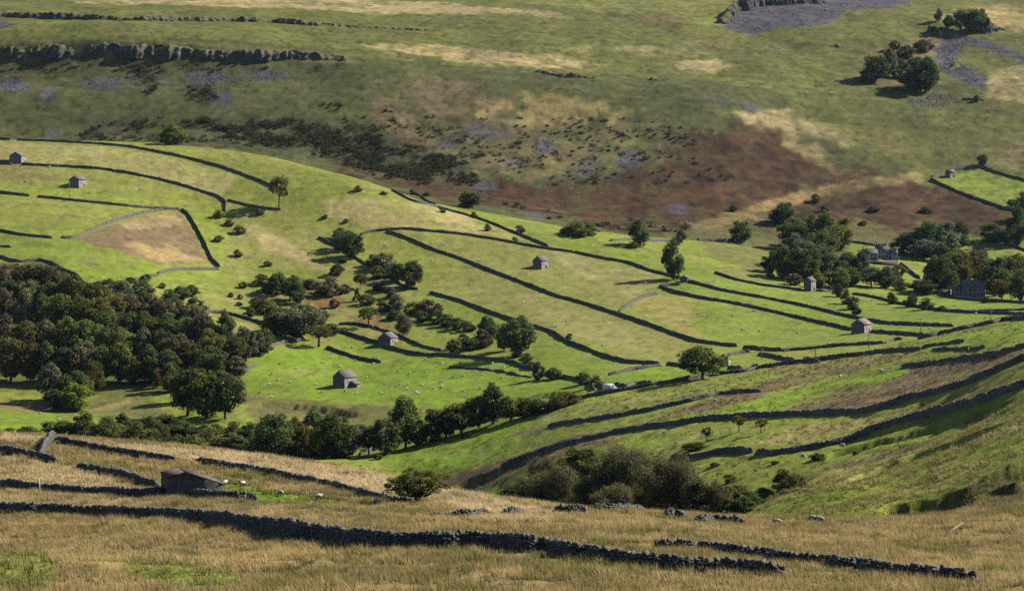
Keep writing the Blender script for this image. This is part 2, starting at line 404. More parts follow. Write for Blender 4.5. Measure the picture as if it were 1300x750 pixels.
# (layer, polygon or ellipse, cover, strength, ragged edge px, patchiness 0..1)
COVER = [
 # far side of the dale
 ('X', [(-260,-60),(1560,-60),(1560,130),(1300,110),(1200,105),(1100,115),(1000,120),(900,104),(760,96),(650,88),(560,80),(440,70),(300,50),(-260,44)], 'upland', 1, 3, 0),
 ('X', [(60,-10),(300,-6),(520,2),(700,14),(735,24),(640,18),(480,18),(380,10),(100,4)], 'straw', .8, 2, .35),
 ('X', [(640,2),(760,10),(960,40),(940,-5)], 'olive', .6, 6, .3),
 ('X', [(455,58),(560,56),(620,66),(700,70),(770,84),(700,86),(600,80),(520,68)], 'straw', .75, 3, .4),
 ('X', [(830,80),(900,78),(930,88),(870,94)], 'straw', .7, 4, .5),
 ('X', [(690,60),(800,58),(960,60),(900,72),(760,72)], 'pale', .6, 4, .6),
 ('X', [(850,50),(1000,58),(1000,64),(900,60)], 'brown', .4, 3, .5),
 ('X', [(470,100),(560,96),(640,120),(660,170),(640,220),(520,200),(470,150)], 'brown', .6, 9, .5),
 ('X', [(600,120),(720,120),(800,140),(860,170),(900,190),(780,215),(650,225),(590,190)], 'gold', .5, 10, .6),
 ('X', [(930,145),(1000,140),(1100,175),(1080,190),(1010,172),(960,165)], 'straw', .7, 5, .45),
 ('X', [(1000,120),(1300,110),(1300,230),(1180,235),(1100,190),(1000,150)], 'upland', .75, 8, .3),
 ('X', [(1040,130),(1090,140),(1160,200),(1130,200),(1080,160)], 'brown', .4, 6, .6),
 ('X', [(1256,92),(1300,80),(1400,80),(1400,150),(1290,130),(1252,124)], 'straw', .7, 3, .3),
 ('X', [(1180,25),(1230,8),(1300,5),(1400,10),(1400,35),(1290,40)], 'gold', .7, 5, .4),
 ('X', [(1120,110),(1160,60),(1200,50),(1215,70),(1180,100)], 'brown', .6, 6, .5),
 ('X', [(0,215),(480,225),(640,262),(760,290),(900,296),(1000,302),(1200,300),(1300,290),(1300,268),(1240,245),(1180,232),(1120,222),(1060,205),(1010,185),(960,172),(900,165),(860,185),(800,222),(720,236),(640,228),(560,228),(480,215)], 'bracken', .9, 12, .25),
 ('X', [(470,218),(560,232),(640,234),(700,238),(690,275),(600,258),(500,240)], 'bracken', .7, 8, .3),
 ('X', [(860,172),(930,158),(980,165),(1060,196),(1010,215),(900,200)], 'bracken', .7, 10, .45),
 ('X', [(985,165),(1040,185),(1075,215),(1130,230),(1060,222),(1000,190)], 'pale', .55, 5, .5),
 ('X', [(870,285),(960,262),(1010,240),(1110,228),(1170,216),(1180,228),(1090,240),(1010,258),(960,275),(900,292)], 'gold', .55, 5, .35),
 ('X', [(820,310),(880,280),(960,268),(1100,280),(1180,290),(1180,330),(900,330)], 'rough', .6, 8, .45),
 ('X', [(1186,228),(1210,222),(1240,212),(1300,228),(1400,240),(1400,270),(1280,266),(1230,248)], 'lime', 1, 1.5, 0),
 ('X', [(1240,190),(1300,180),(1400,180),(1400,225),(1300,222),(1250,208)], 'brown', .5, 5, .4),
 ('X', [(1175,322),(1215,300),(1300,298),(1400,300),(1400,345),(1170,345)], 'lime', .8, 2, 0),
 ('X', [(1080,345),(1076,306),(1112,312),(1160,345)], 'green', .8, 3, .1),
 ('X', [(100,152),(180,140),(280,148),(360,150),(480,170),(560,190),(620,240),(560,240),(480,214),(400,198),(300,188),(100,180)], 'scrub', .65, 7, .45),
 ('X', [(150,80),(180,78),(200,110),(180,118)], 'scrub', .5, 6, .4),
 ('X', [(-260,76),(300,78),(450,80),(420,92),(200,90),(-260,88)], 'scrub', .35, 5, .5),
 ('X', [(160,84),(182,84),(206,112),(190,120),(166,104)], 'scrub', .85, 4, .2), ('X', [(238,104),(262,104),(284,128),(252,132)], 'scrub', .85, 4, .2),
 ('X', [(560,150),(700,160),(860,150),(900,200),(760,232),(640,225)], 'scrub', .6, 12, .66),
 ('X', [(540,160),(640,150),(660,190),(600,205)], 'scrub', .6, 8, .5), ('X', [(690,225),(780,222),(790,236),(700,240)], 'scrub', .7, 6, .35), ('X', [(820,165),(880,168),(885,184),(830,180)], 'scrub', .6, 6, .4),
 ('X', [(650,8),(800,18),(860,20),(780,28),(700,20)], 'dark', .5, 5, .4), ('X', [(800,22),(860,22),(870,30),(820,32)], 'brown', .5, 5, .4), ('X', [(790,50),(900,60),(960,66),(960,70),(880,66),(790,56)], 'scrub', .4, 3, .4),
 ('X', [(1090,60),(1130,55),(1190,45),(1200,60),(1150,90),(1120,80)], 'brown', .5, 5, .4), ('X', [(1000,55),(1050,54),(1060,64),(1010,64)], 'dark', .6, 4, .3),
 ('X', [(-260,46),(0,47),(300,55),(450,70),(450,82),(300,78),(-260,76)], 'rough', .75, 3, .3),
 ('X', (15,108,19,12), 'scree', .95, 4, .25), ('X', (60,119,10,10), 'scree', .9, 2, .2), ('X', (128,106,27,9), 'scree', .9, 3, .3),
 ('X', (170,98,14,7), 'scree', .6, 3, .5), ('X', (212,99,14,7), 'scree', .7, 3, .4), ('X', (262,98,30,10), 'scree', .9, 3, .25), ('X', (330,96,36,7), 'scree', .9, 3, .3),
 ('X', (282,126,16,12), 'scree', .85, 3, .3), ('X', (67,170,8,9), 'scree', .8, 2, .2), ('X', (413,110,7,8), 'scree', .6, 3, .4), ('X', (8,31,14,5), 'scree', .7, 2, .4),
 ('X', (690,186,15,9), 'scree', .85, 4, .4), ('X', (655,205,20,9), 'scree', .5, 5, .5), ('X', (800,203,17,13), 'scree', .85, 4, .35), ('X', (615,234,20,10), 'scree', .8, 4, .35),
 ('X', (570,180,14,9), 'scree', .7, 4, .5), ('X', (610,165,22,10), 'scree', .5, 6, .5), ('X', (745,212,22,12), 'scree', .45, 6, .55), ('X', (860,264,18,7), 'scree', .7, 3, .4),
 ('X', (680,275,14,8), 'scree', .7, 3, .4), ('X', (910,127,18,6), 'scree', .6, 4, .5), ('X', (955,137,16,6), 'scree', .6, 4, .5), ('X', (630,170,24,9), 'scree', .4, 5, .5),
 ('X', [(918,36),(935,18),(960,5),(1000,-4),(1160,-6),(1150,8),(1080,14),(1055,30),(1000,34),(960,44)], 'scree', .95, 3, .1),
 ('X', [(1185,62),(1200,46),(1225,44),(1260,52),(1310,72),(1310,84),(1262,66),(1225,56),(1212,76),(1250,96),(1255,110),(1230,108),(1190,86)], 'scree', .9, 3, .15),
 ('X', [(1140,132),(1190,118),(1225,128),(1180,136)], 'scree', .6, 4, .5),
 ('X', [(1060,20),(1120,18),(1120,34),(1070,30)], 'bracken', .4, 5, .5),
 # middle hill and the dale floor
 ('M', [(-260,160),(360,190),(500,240),(640,280),(760,300),(640,310),(480,292),(360,280),(290,262),(0,260),(-260,260)], 'field', .9, 2, 0),
 ('M', [(-260,182),(0,182),(130,186),(205,197),(300,225),(280,250),(200,226),(90,208),(-260,206)], 'pale', .7, 2, .25),
 ('M', [(-260,210),(0,211),(90,216),(200,232),(280,255),(200,245),(90,236),(-260,230)], 'olive', .7, 2, .2),
 ('M', [(0,212),(60,214),(90,226),(60,230),(0,228)], 'brown', .45, 3, .3),
 ('M', [(-260,234),(90,240),(200,246),(284,262),(230,263),(140,257),(-260,244)], 'green', .8, 2, .1),
 ('M', [(-260,248),(140,262),(200,268),(120,286),(75,300),(-260,290)], 'field', .8, 2, .1),
 ('M', [(-260,280),(70,290),(110,290),(70,300),(-260,292)], 'lime', .6, 3, .2),
 ('M', [(-260,296),(67,304),(130,302),(190,330),(270,343),(190,350),(109,366),(84,342),(51,328),(-260,325)], 'lime', .8, 2, .15),
 ('M', [(0,300),(60,306),(60,314),(0,316)], 'dark', .4, 4, .5),
 ('M', [(98,302),(150,282),(206,269),(229,269),(240,282),(252,304),(266,334),(220,338),(180,328),(150,318),(112,310)], 'brown', .95, 2, .05),
 ('M', [(150,283),(206,271),(228,271),(236,285),(170,292)], 'straw', .6, 3, .3),
 ('M', [(160,310),(215,312),(262,334),(215,336)], 'gold', .6, 4, .3),
 ('M', [(290,268),(350,270),(420,290),(470,296),(420,302),(430,320),(540,372),(470,440),(330,410),(200,400),(180,370),(290,345),(290,300)], 'olive', .9, 4, .1),
 ('M', [(200,350),(290,345),(340,350),(330,372),(220,372)], 'lime', .6, 4, .2),
 ('M', [(300,280),(330,285),(400,330),(440,352),(400,345),(340,315)], 'straw', .65, 4, .35),
 ('M', [(300,330),(360,340),(440,352),(430,362),(350,352)], 'lime', .7, 4, .2),
 ('M', [(360,195),(450,224),(440,280),(380,270)], 'green', .5, 5, .3),
 ('M', [(400,250),(500,248),(580,272),(650,300),(560,292),(470,288),(420,270)], 'straw', .6, 5, .4),
 ('M', [(500,246),(570,268),(700,312),(660,306),(560,282)], 'pale', .6, 3, .3),
 ('M', [(520,250),(600,262),(760,298),(840,325),(840,345),(700,312),(640,285)], 'lime', .7, 2, .1),
 ('M', [(424,310),(490,296),(640,352),(780,398),(900,438),(900,470),(840,462),(720,430),(600,386),(545,368),(500,350)], 'olive', 1, 2, .05),
 ('M', [(424,308),(490,296),(560,322),(600,345),(545,366),(490,344)], 'green', .7, 3, .15),
 ('M', [(500,292),(690,316),(840,350),(835,370),(785,395),(650,350)], 'olive', 1, 2, .05),
 ('M', [(690,316),(760,328),(838,352),(800,378),(740,355)], 'pale', .6, 5, .3),
 ('M', [(640,375),(720,385),(840,425),(820,455),(720,425)], 'pale', .35, 6, .5),
 ('M', [(545,374),(650,406),(716,433),(772,456),(840,464),(780,478),(700,476),(640,452),(560,400)], 'lime', 1, 2, .05),
 ('M', [(776,478),(838,465),(1000,462),(1000,480),(740,500)], 'bright', 1, 1.5, 0),
 ('M', [(795,392),(815,380),(838,373),(900,385),(930,400),(900,430),(860,420)], 'gold', .5, 6, .3),
 ('M', [(880,385),(970,394),(1083,419),(1100,436),(990,443),(930,436),(880,415)], 'lime', .9, 5, .1),
 ('M', [(840,330),(906,345),(1060,370),(1190,372),(1320,384),(1560,384),(1560,415),(1200,424),(1100,420),(970,392),(840,366)], 'lime', 1, 2, .1),
 ('M', [(970,378),(1100,406),(1170,414),(1170,424),(1100,420),(970,392)], 'bright', .6, 4, .1),
 ('M', [(1190,376),(1320,388),(1560,388),(1560,394),(1240,394),(1140,384),(1085,372)], 'bright', .8, 2, .05),
 ('M', [(885,306),(960,306),(1010,330),(980,345),(900,330)], 'rough', .7, 4, .3),
 ('M', [(905,345),(940,340),(1000,352),(970,358)], 'brown', .5, 3, .2),
 ('M', [(290,485),(330,445),(415,440),(484,460),(530,452),(660,462),(770,496),(720,505),(640,506),(600,505),(560,514),(480,512),(400,506),(345,505),(310,500)], 'bright', 1, 2, .05),
 ('M', [(432,420),(480,436),(530,448),(484,456),(420,440)], 'lime', 1, 2, .1),
 ('M', [(485,415),(560,425),(660,455),(600,448),(530,445)], 'green', .9, 3, .1),
 ('M', [(320,475),(345,468),(430,470),(400,478)], 'gold', .35, 4, .4),
 ('M', [(300,500),(345,508),(400,508),(480,514),(560,518),(640,510),(740,500),(700,515),(560,545),(430,560),(330,545)], 'rough', .9, 4, .2),
 ('M', [(330,520),(400,514),(450,525),(420,540),(340,540)], 'mud', .5, 5, .4),
 ('M', [(-260,517),(40,519),(85,527),(80,535),(20,550),(-260,560)], 'bright', 1, 2, 0),
 ('M', [(-260,505),(60,510),(110,522),(85,527),(-260,517)], 'brown', .8, 3, .3),
 ('M', [(-260,478),(40,482),(60,500),(-260,505)], 'rough', .9, 4, .2),
 ('M', [(110,505),(165,495),(200,510),(230,540),(150,545),(110,525)], 'rough', .9, 4, .2),
 ('M', [(110,520),(170,506),(160,516)], 'gold', .6, 3, .3),
 ('M', [(-260,325),(60,335),(110,372),(230,402),(300,420),(310,470),(240,500),(110,500),(60,480),(-260,478)], 'scrub', .8, 4, .2),
 ('M', [(320,410),(345,415),(335,440),(300,470),(295,430)], 'olive', .8, 4, .2),
 ('M', [(265,400),(330,412),(320,430),(280,415)], 'pale', .5, 3, .3),
 ('M', [(385,365),(430,372),(440,385),(415,395),(390,385)], 'orange', .8, 4, .3),
 ('M', [(430,395),(480,400),(500,420),(460,412)], 'orange', .6, 4, .4),
 ('M', [(375,352),(410,358),(420,370),(380,366)], 'bracken', .7, 3, .3),
 # near spur
 ('R', [(440,585),(560,552),(720,510),(930,475),(1120,448),(1300,405),(1560,360),(1560,700),(560,700)], 'green', 1, 3, .1),
 ('R', [(430,585),(520,560),(640,530),(690,520),(640,565),(560,605),(480,600)], 'lime', .8, 4, .2),
 ('R', [(640,535),(760,512),(900,485),(1000,466),(900,500),(760,532),(690,548)], 'olive', .7, 3, .35),
 ('R', [(1120,448),(1300,408),(1560,370),(1560,415),(1300,432),(1180,448)], 'lush', .85, 2, .05),
 ('R', [(980,462),(1170,446),(1180,452),(1050,470),(980,476)], 'brown', .6, 3, .3),
 ('R', [(900,510),(980,480),(1130,458),(1300,430),(1300,440),(1180,462),(1060,478),(960,500)], 'green', .8, 4, .25),
 ('R', [(580,628),(640,598),(700,572),(780,545),(870,520),(960,500),(1000,482),(960,510),(880,525),(800,548),(700,585),(620,622)], 'brown', .8, 3, .25),
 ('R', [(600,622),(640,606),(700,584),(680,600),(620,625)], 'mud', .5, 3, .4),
 ('R', [(820,548),(850,532),(930,515),(1040,492),(1130,470),(1185,468),(1160,476),(1060,490),(970,520),(930,528),(860,540)], 'lush', 1, 3, .05),
 ('R', [(985,528),(1010,514),(1080,494),(1140,478),(1160,464),(1300,440),(1300,456),(1250,476),(1190,498),(1120,516)], 'brown', .85, 4, .3),
 ('R', [(1150,476),(1220,472),(1240,474),(1180,482)], 'lime', .8, 3, .1),
 ('R', [(940,562),(1010,540),(1120,528),(1200,505),(1300,462),(1560,440),(1560,470),(1300,490),(1180,522),(1080,556),(980,566)], 'gold', .65, 4, .3),
 ('R', [(720,575),(800,555),(900,545),(880,560),(780,580),(740,590)], 'gold', .6, 5, .3),
 ('R', [(850,560),(960,545),(980,555),(880,575)], 'lime', .6, 4, .25),
 ('R', [(1000,610),(1150,570),(1300,505),(1560,480),(1560,560),(1300,580),(1200,620),(1050,655),(940,660)], 'turf', .85, 4, .15),
 ('R', [(940,658),(1000,630),(1080,620),(1000,655)], 'lime', .6, 4, .2),
 ('R', [(1040,600),(1140,575),(1260,535),(1140,580)], 'straw', .6, 3, .3),
 ('R', [(1130,645),(1210,630),(1300,600),(1560,590),(1560,700),(1210,690),(1130,668)], 'rough', .85, 5, .2),
 ('R', [(1230,640),(1300,650),(1300,690),(1190,690),(1160,670)], 'gold', .5, 6, .5),
 ('R', [(1280,668),(1310,662),(1310,680),(1285,682)], 'lime', .8, 3, .2),
 ('R', [(640,590),(760,575),(860,590),(900,655),(640,655)], 'rough', .7, 6, .3),
 ('R', [(440,590),(520,566),(640,540),(700,530),(640,560),(540,596)], 'bright', .9, 3, .15),
 ('R', [(500,600),(560,580),(640,560),(700,548),(640,576),(560,606)], 'bright', .9, 3, .15),
 ('R', [(700,584),(760,566),(840,552),(900,545),(840,566),(740,590)], 'bright', .8, 3, .2),
 ('R', [(540,612),(600,596),(660,576),(720,556),(800,540),(840,530),(790,548),(720,566),(640,596),(560,622)], 'heath', 1, 2, .1),
 ('R', [(650,548),(690,540),(740,534),(700,550),(660,558)], 'heath', .6, 3, .3),
 ('R', [(830,526),(900,505),(980,482),(1060,468),(1120,460),(1060,478),(960,500),(880,520)], 'heath', .85, 3, .35),
 ('R', [(990,526),(1030,512),(1090,500),(1150,490),(1200,482),(1240,474),(1190,496),(1120,514),(1060,522)], 'heath', 1, 3, .25),
 ('R', [(1145,478),(1170,466),(1220,460),(1290,444),(1300,448),(1230,468),(1180,480)], 'heath', .9, 3, .35),
 ('R', [(1080,512),(1160,495),(1240,470),(1300,452),(1300,456),(1220,486),(1140,510)], 'gold', .5, 3, .35),
 ('R', [(1000,560),(1100,540),(1180,520),(1290,482),(1190,516),(1090,548)], 'bright', .75, 3, .3),
 ('R', [(1040,612),(1120,590),(1200,566),(1300,530),(1300,540),(1180,580),(1080,608)], 'pale', .6, 4, .3),
 ('R', [(1000,640),(1100,618),(1180,596),(1300,556),(1300,566),(1180,606),(1060,640)], 'bright', .6, 4, .3),
 ('R', [(1020,604),(1080,586),(1160,566),(1250,536),(1160,572),(1090,592)], 'heath', .85, 3, .3),
 ('R', [(1186,636),(1205,629),(1232,620),(1242,628),(1216,643),(1186,645)], 'bank_shade', .9, 2, 0),  # bank faces below the spur: their shade is painted as a darker cover
 ('R', [(1226,618),(1262,602),(1302,582),(1360,560),(1360,590),(1290,612),(1240,630)], 'bank_shade', .8, 3, .1),
 ('R', [(1248,642),(1276,631),(1330,608),(1330,620),(1262,650)], 'bank_shade', .7, 3, .2),
 # near hill
 ('F', [(0,552),(150,562),(320,578),(450,596),(570,622),(700,648),(640,652),(520,636),(450,622),(350,601),(250,586),(120,566),(0,560)], 'crest', .95, 2, .05),
 ('F', [(-40,574),(60,584),(90,592),(190,622),(120,628),(0,616),(-40,612)], 'crest', .55, 4, .35),
 ('F', [(-40,622),(200,634),(330,640),(440,664),(380,668),(250,650),(-40,640)], 'crest', .35, 4, .35),
 ('F', [(560,632),(640,642),(720,650),(700,664),(600,660)], 'crest', .4, 4, .35),
 ('F', [(284,612),(310,616),(360,624),(420,634),(478,640),(440,642),(380,637),(320,634),(290,628)], 'bright', 1, 1.5, 0),
 ('F', [(80,575),(130,583),(190,598),(160,600),(110,592)], 'lime', .6, 4, .35),
 ('F', [(240,590),(330,600),(400,618),(300,606)], 'olive', .6, 4, .4),
 ('F', [(-40,695),(40,700),(80,720),(60,745),(-40,750)], 'lime', .8, 6, .3),
 ('F', [(150,716),(240,720),(320,735),(260,742),(170,735)], 'lime', .8, 5, .3),
 ('F', [(670,705),(740,712),(820,722),(780,726),(690,716)], 'lime', .75, 3, .3),
 ('F', [(560,700),(600,700),(660,712),(600,712)], 'olive', .7, 4, .3),
 ('F', [(130,620),(200,616),(215,624),(140,628)], 'lime', .6, 3, .3),
 ('F', [(980,660),(1130,665),(1210,685),(1300,700),(1300,720),(1150,700),(980,680)], 'gold', .6, 5, .2),
 ('F', [(1000,662),(1050,664),(1080,672),(1010,668)], 'olive', .6, 3, .3),
]
def LM_X(masks): return masks['X']
def land_colour():
    lay_def = {'F': 'gold', 'R': 'green', 'M': 'green', 'X': 'farg'}
    col = np.zeros(DD.shape + (3,))
    lay = np.full(DD.shape, 'X')
    # where one layer of ground ends and the next begins, along each bearing
    cF = _smooth(np.interp(GU, KU, KN[4][1]), 14)[None, :]
    cR = _smooth(np.interp(GU, KU, KN[9][1]), 14)[None, :]
    cM = _smooth(np.interp(GU, KU, KN[15][1]), 14)[None, :]
    cR = np.where(GU[None, :] < 430, cF, cR)
    iF = DD < cF; iR = (~iF) & (DD < cR); iM = (~iF) & (~iR) & (DD < cM); iX = ~(iF | iR | iM)
    masks = {'F': iF, 'R': iR, 'M': iM, 'X': iX}
    for k, m in masks.items(): col[m] = GR[lay_def[k]]
    # broad variation inside each cover
    w1 = fbm(XX / 9, YY / 14, 101, 4); w2 = fbm(XX / 9 + 50, YY / 14, 131, 4)
    pn = fbm(XX / 14, YY / 22, 151, 4)
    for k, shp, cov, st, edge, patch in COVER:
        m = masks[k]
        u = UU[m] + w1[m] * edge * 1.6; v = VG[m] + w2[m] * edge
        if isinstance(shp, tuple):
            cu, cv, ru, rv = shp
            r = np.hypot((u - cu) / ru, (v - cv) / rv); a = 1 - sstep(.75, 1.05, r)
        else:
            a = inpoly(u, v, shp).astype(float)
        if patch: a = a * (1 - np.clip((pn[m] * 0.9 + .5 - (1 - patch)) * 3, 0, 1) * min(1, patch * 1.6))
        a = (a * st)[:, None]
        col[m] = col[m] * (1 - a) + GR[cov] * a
    bm = fbm(XX / 6, YY / 9, 333, 4); isb = (col[..., 0] > col[..., 1] * 1.55) & LM_X(masks)
    col = np.where(isb[..., None], col * (1 + .55 * bm[..., None]), col)
    # soften one cell, so that edges are not stair-stepped
    for ax in (0, 1):
        col = (np.roll(col, 1, ax) + 2 * col + np.roll(col, -1, ax)) / 4
    # contour-wise streaks (sheep walks, wet flushes)
    sw = fbm(XX / 38 + .5 * vnoise(XX / 50, YY / 50, 3), (YY + ZG * 1.5) / 5.0, 301, 3)
    col = col * (1 + np.interp(DD, [0, 300, 700, 1200], [.04, .05, .05, .15]) * sw)[..., None]
    # dry and dark flecks
    gr = rng.normal(0, 1, DD.shape); gr = (gr + np.roll(gr, 1, 0) + np.roll(gr, 1, 1) + np.roll(gr, -1, 1)) / 2
    col = col * (1 + np.interp(DD, [0, 300, 700, 1200, 1400], [.04, .06, .07, .10, .11]) * gr)[..., None]
    fk = np.clip(fbm(XX / 3.2, YY / 6, 271, 3) - .25, 0, 1) * np.interp(DD, [0, 500, 1150, 1250], [.3, .4, .3, .6])
    col = col * (1 - np.clip(fk, 0, .7))[..., None]
    fl = fbm(XX / 5, YY / 8, 171, 4); f2 = fbm(XX / 30, YY / 45, 181, 3)
    col = col * (1 + np.interp(DD, [0, 550, 640, 1150, 1250], [1, 1, .55, .55, 1.1]) * (.16 * fl + .12 * f2))[..., None]
    dry = np.clip(fbm(XX / 7 + 9, YY / 12, 191, 4), 0, 1)[..., None]
    col = col * (1 - .35 * dry) + (col.mean(-1, keepdims=True) * np.array([1.45, 1.12, .55])) * (.35 * dry)
    return np.clip(col, .005, .6), masks
LANDC, LMASK = land_colour()

def mat_land():
    t = NT('land_cover'); co = t.coords()
    a = t.n('ShaderNodeAttribute', attribute_name='land')
    n1 = t.noise(0.42, 6, 0.72, co); n2 = t.noise(1.6, 4, 0.65, co); n3 = t.noise(6.0, 3, 0.6, co)
    s = t.math('ADD', t.math('ADD', t.math('MULTIPLY', n1, .8), t.math('MULTIPLY', n2, .7)), t.math('MULTIPLY', n3, .5))
    val = t.maprange(s, .60, 1.40, .60, 1.42)
    c = t.hsv(a.outputs['Color'], t.maprange(n1, .3, .7, .485, .515), t.maprange(n2, .3, .7, 1.12, .9), val)
    h = t.math('ADD', t.math('MULTIPLY', n1, 1.6), t.math('ADD', t.math('MULTIPLY', n2, .55), t.math('MULTIPLY', n3, .18)))
    nm = t.bump(h, .55, .5)
    t.principled(c, .95, nm, .08)
    return t.m

def build_terrain():
    V = np.stack([XX, YY, ZG], -1).reshape(-1, 3)
    r, c = DD.shape
    i = np.arange(r * c).reshape(r, c)
    Q = np.stack([i[:-1, :-1], i[:-1, 1:], i[1:, 1:], i[1:, :-1]], -1).reshape(-1, 4)
    me = mesh_np('terrain', V, Q, smooth=True)
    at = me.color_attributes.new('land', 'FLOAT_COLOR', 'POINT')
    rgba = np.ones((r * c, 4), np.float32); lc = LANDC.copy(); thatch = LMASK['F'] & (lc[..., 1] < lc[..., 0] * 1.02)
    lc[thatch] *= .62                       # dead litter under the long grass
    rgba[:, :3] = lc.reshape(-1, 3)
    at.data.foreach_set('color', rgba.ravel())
    o = link('terrain', me, mat_land()); tag(o, 'green and straw coloured dale hillsides and valley floor', None, None, 'structure')
    return o
def land_at(x, y):
    u = 650 + FOC * x / y
    iu = np.clip(np.round((u - GU[0]) / 2.5).astype(int), 0, len(GU) - 1)
    i = np.clip(np.searchsorted(GD, y), 0, len(GD) - 1)
    return LANDC[i, iu]
# ------------------------------------------------------------------ dry stone walls
M_WALL_NEAR = mat_stone('wall_stone_near', (.14, .133, .122), 4.2, .4)
M_WALL_FAR = mat_stone('wall_stone_far', (.125, .115, .105), 1.6, .5)

BOX6 = np.array([(3,2,1,0),(4,5,6,7),(0,1,5,4),(1,2,6,5),(2,3,7,6),(3,0,4,7)])
def stone_wall(pts, lay, h=1.4, near=False, seed=0, label='', fallen=0.0, step=None):
    r = np.random.default_rng(seed + 1000)
    st = step or (0.3 if near else 0.8)
    P, t = path_on_ground(pts, lay, st)
    n = len(P)
    T = np.gradient(P, axis=0); T /= np.linalg.norm(T, axis=1)[:, None] + 1e-9
    N = np.stack([T[:, 1], -T[:, 0]], 1)
    g = height(P[:, 0], P[:, 1])
    org = np.array([P[n // 2, 0], P[n // 2, 1], g[n // 2]])
    h = np.interp(t / t[-1], np.linspace(0, 1, len(h)), h) if isinstance(h, (list, tuple)) else h * np.ones(n)
    hmax = float(h.max())
    tops = h * (1 + (.07 if near else .13) * vnoise(t / 2.7, t * 0, seed) + .07 * vnoise(t / 9, t * 0 + 5, seed))
    if fallen: tops = tops * (1 - fallen * np.clip(vnoise(t / 6, t * 0 + 9, seed) * 2.2, 0, 1))
    e = np.minimum(t, t[-1] - t); tops = tops * (0.55 + .45 * np.clip(e / .8, 0, 1))
    wb, wt = (.40, .20) if near else (.44, .20)
    fr = [0, 1.0] if near else [0, .5, 1.0]
    hw = np.interp(fr, [0, 1], [wb, wt])
    jit = .02 if near else .07
    ring = [(-1, k) for k in range(len(fr))] + [(1, k) for k in reversed(range(len(fr)))]
    V = np.zeros((n, len(ring) + 2, 3))
    for q, (sd, k) in enumerate([(-1, -1)] + ring + [(1, -1)]):
        if k < 0:
            o = sd * .5; z = g - .7
        else:
            o = sd * (hw[k] + r.normal(0, jit, n)); z = g + (tops - (.1 if near else 0)) * fr[k] + (r.normal(0, jit * 1.1, n) if k else 0)
        V[:, q, 0] = P[:, 0] + N[:, 0] * o + T[:, 0] * r.normal(0, jit, n) * .6
        V[:, q, 1] = P[:, 1] + N[:, 1] * o + T[:, 1] * r.normal(0, jit, n) * .6
        V[:, q, 2] = z
    m = len(ring) + 2
    i = np.arange(n * m).reshape(n, m)
    Q = np.stack([i[:-1, :-1], i[1:, :-1], i[1:, 1:], i[:-1, 1:]], -1).reshape(-1, 4)
    cap = []
    for a in (i[0], i[-1][::-1]):
        for k in range(m // 2 - 1): cap.append((a[k], a[k + 1], a[m - 2 - k], a[m - 1 - k]))
    verts = [V.reshape(-1, 3)]; quads = [Q, np.array(cap)]
    nb = n * m
    def stones(s, off, zz, a, b, c, tilt, turn):
        """irregular blocks at distance s along, off across, zz above ground"""
        nonlocal nb
        k = len(s)
        if k == 0: return
        j = np.minimum(n - 1, np.searchsorted(t, s))
        B = np.array([(sx, sy, sz) for sz in (-1, 1) for sx, sy in ((-1, -1), (1, -1), (1, 1), (-1, 1))]) * .5
        B = B[None] * np.stack([a, b, c], 1)[:, None, :] * (1 + r.normal(0, .13, (k, 8, 3)))
        ca, sa = np.cos(tilt)[:, None], np.sin(tilt)[:, None]
        B = np.stack([B[..., 0] * ca - B[..., 2] * sa, B[..., 1], B[..., 0] * sa + B[..., 2] * ca], -1)
        ca, sa = np.cos(turn)[:, None], np.sin(turn)[:, None]
        B = np.stack([B[..., 0] * ca - B[..., 1] * sa, B[..., 0] * sa + B[..., 1] * ca, B[..., 2]], -1)
        fj = np.clip(s / t[-1] * (n - 1), 0, n - 1); px = np.interp(s, t, P[:, 0]); py = np.interp(s, t, P[:, 1])
        W = np.stack([B[..., 0] * T[j, 0][:, None] + (B[..., 1] + off[:, None]) * N[j, 0][:, None] + px[:, None],
                      B[..., 0] * T[j, 1][:, None] + (B[..., 1] + off[:, None]) * N[j, 1][:, None] + py[:, None],
                      B[..., 2] + (np.interp(s, t, g) + zz)[:, None]], -1)
        verts.append(W.reshape(-1, 3)); quads.append((BOX6[None] + (nb + 8 * np.arange(k))[:, None, None]).reshape(-1, 4)); nb += 8 * k
    L = t[-1]
    if near:
        zc = .06
        while zc < hmax * 1.15:
            ch = r.uniform(.13, .21)
            for sd in (-1, 1):
                k = int(L / .30); s = np.cumsum(r.uniform(.6, 1.4, k) * .30); s = s[s < L - .05]; k = len(s)
                tp = np.interp(s, t, tops); keep = (zc + ch * .4 < tp) & (r.random(k) > .05)
                s = s[keep]; tp = tp[keep]; k = len(s)
                off = sd * (np.interp(zc / np.maximum(tp, .1), [0, 1], [wb, wt]) + r.normal(0, .022, k) - .05)
                stones(s, off, zc + ch / 2 + r.normal(0, .02, k), r.uniform(.2, .40, k), r.uniform(.18, .28, k), ch * r.uniform(.75, 1.1, k), r.normal(0, .06, k), r.normal(0, .10, k))
            zc += ch
        s = np.cumsum(r.uniform(.5, 1.6, int(L / .17)) * .17); s = s[s < L - .1]; s = s[r.random(len(s)) > .12]; k = len(s)
        stones(s, r.normal(0, .05, k), np.interp(s, t, tops) + r.uniform(-.03, .1, k), r.uniform(.10, .22, k), r.uniform(.25, .45, k), r.uniform(.2, .42, k), r.normal(0, .4, k), r.normal(0, .3, k))
        k = int(L * .5); s = r.uniform(0, L, k)      # fallen stones at the foot
        stones(s, r.choice([-1, 1], k) * r.uniform(.45, .9, k), r.uniform(-.02, .1, k), r.uniform(.15, .4, k), r.uniform(.15, .35, k), r.uniform(.1, .25, k), r.normal(0, .4, k), r.uniform(0, 3, k))
    else:
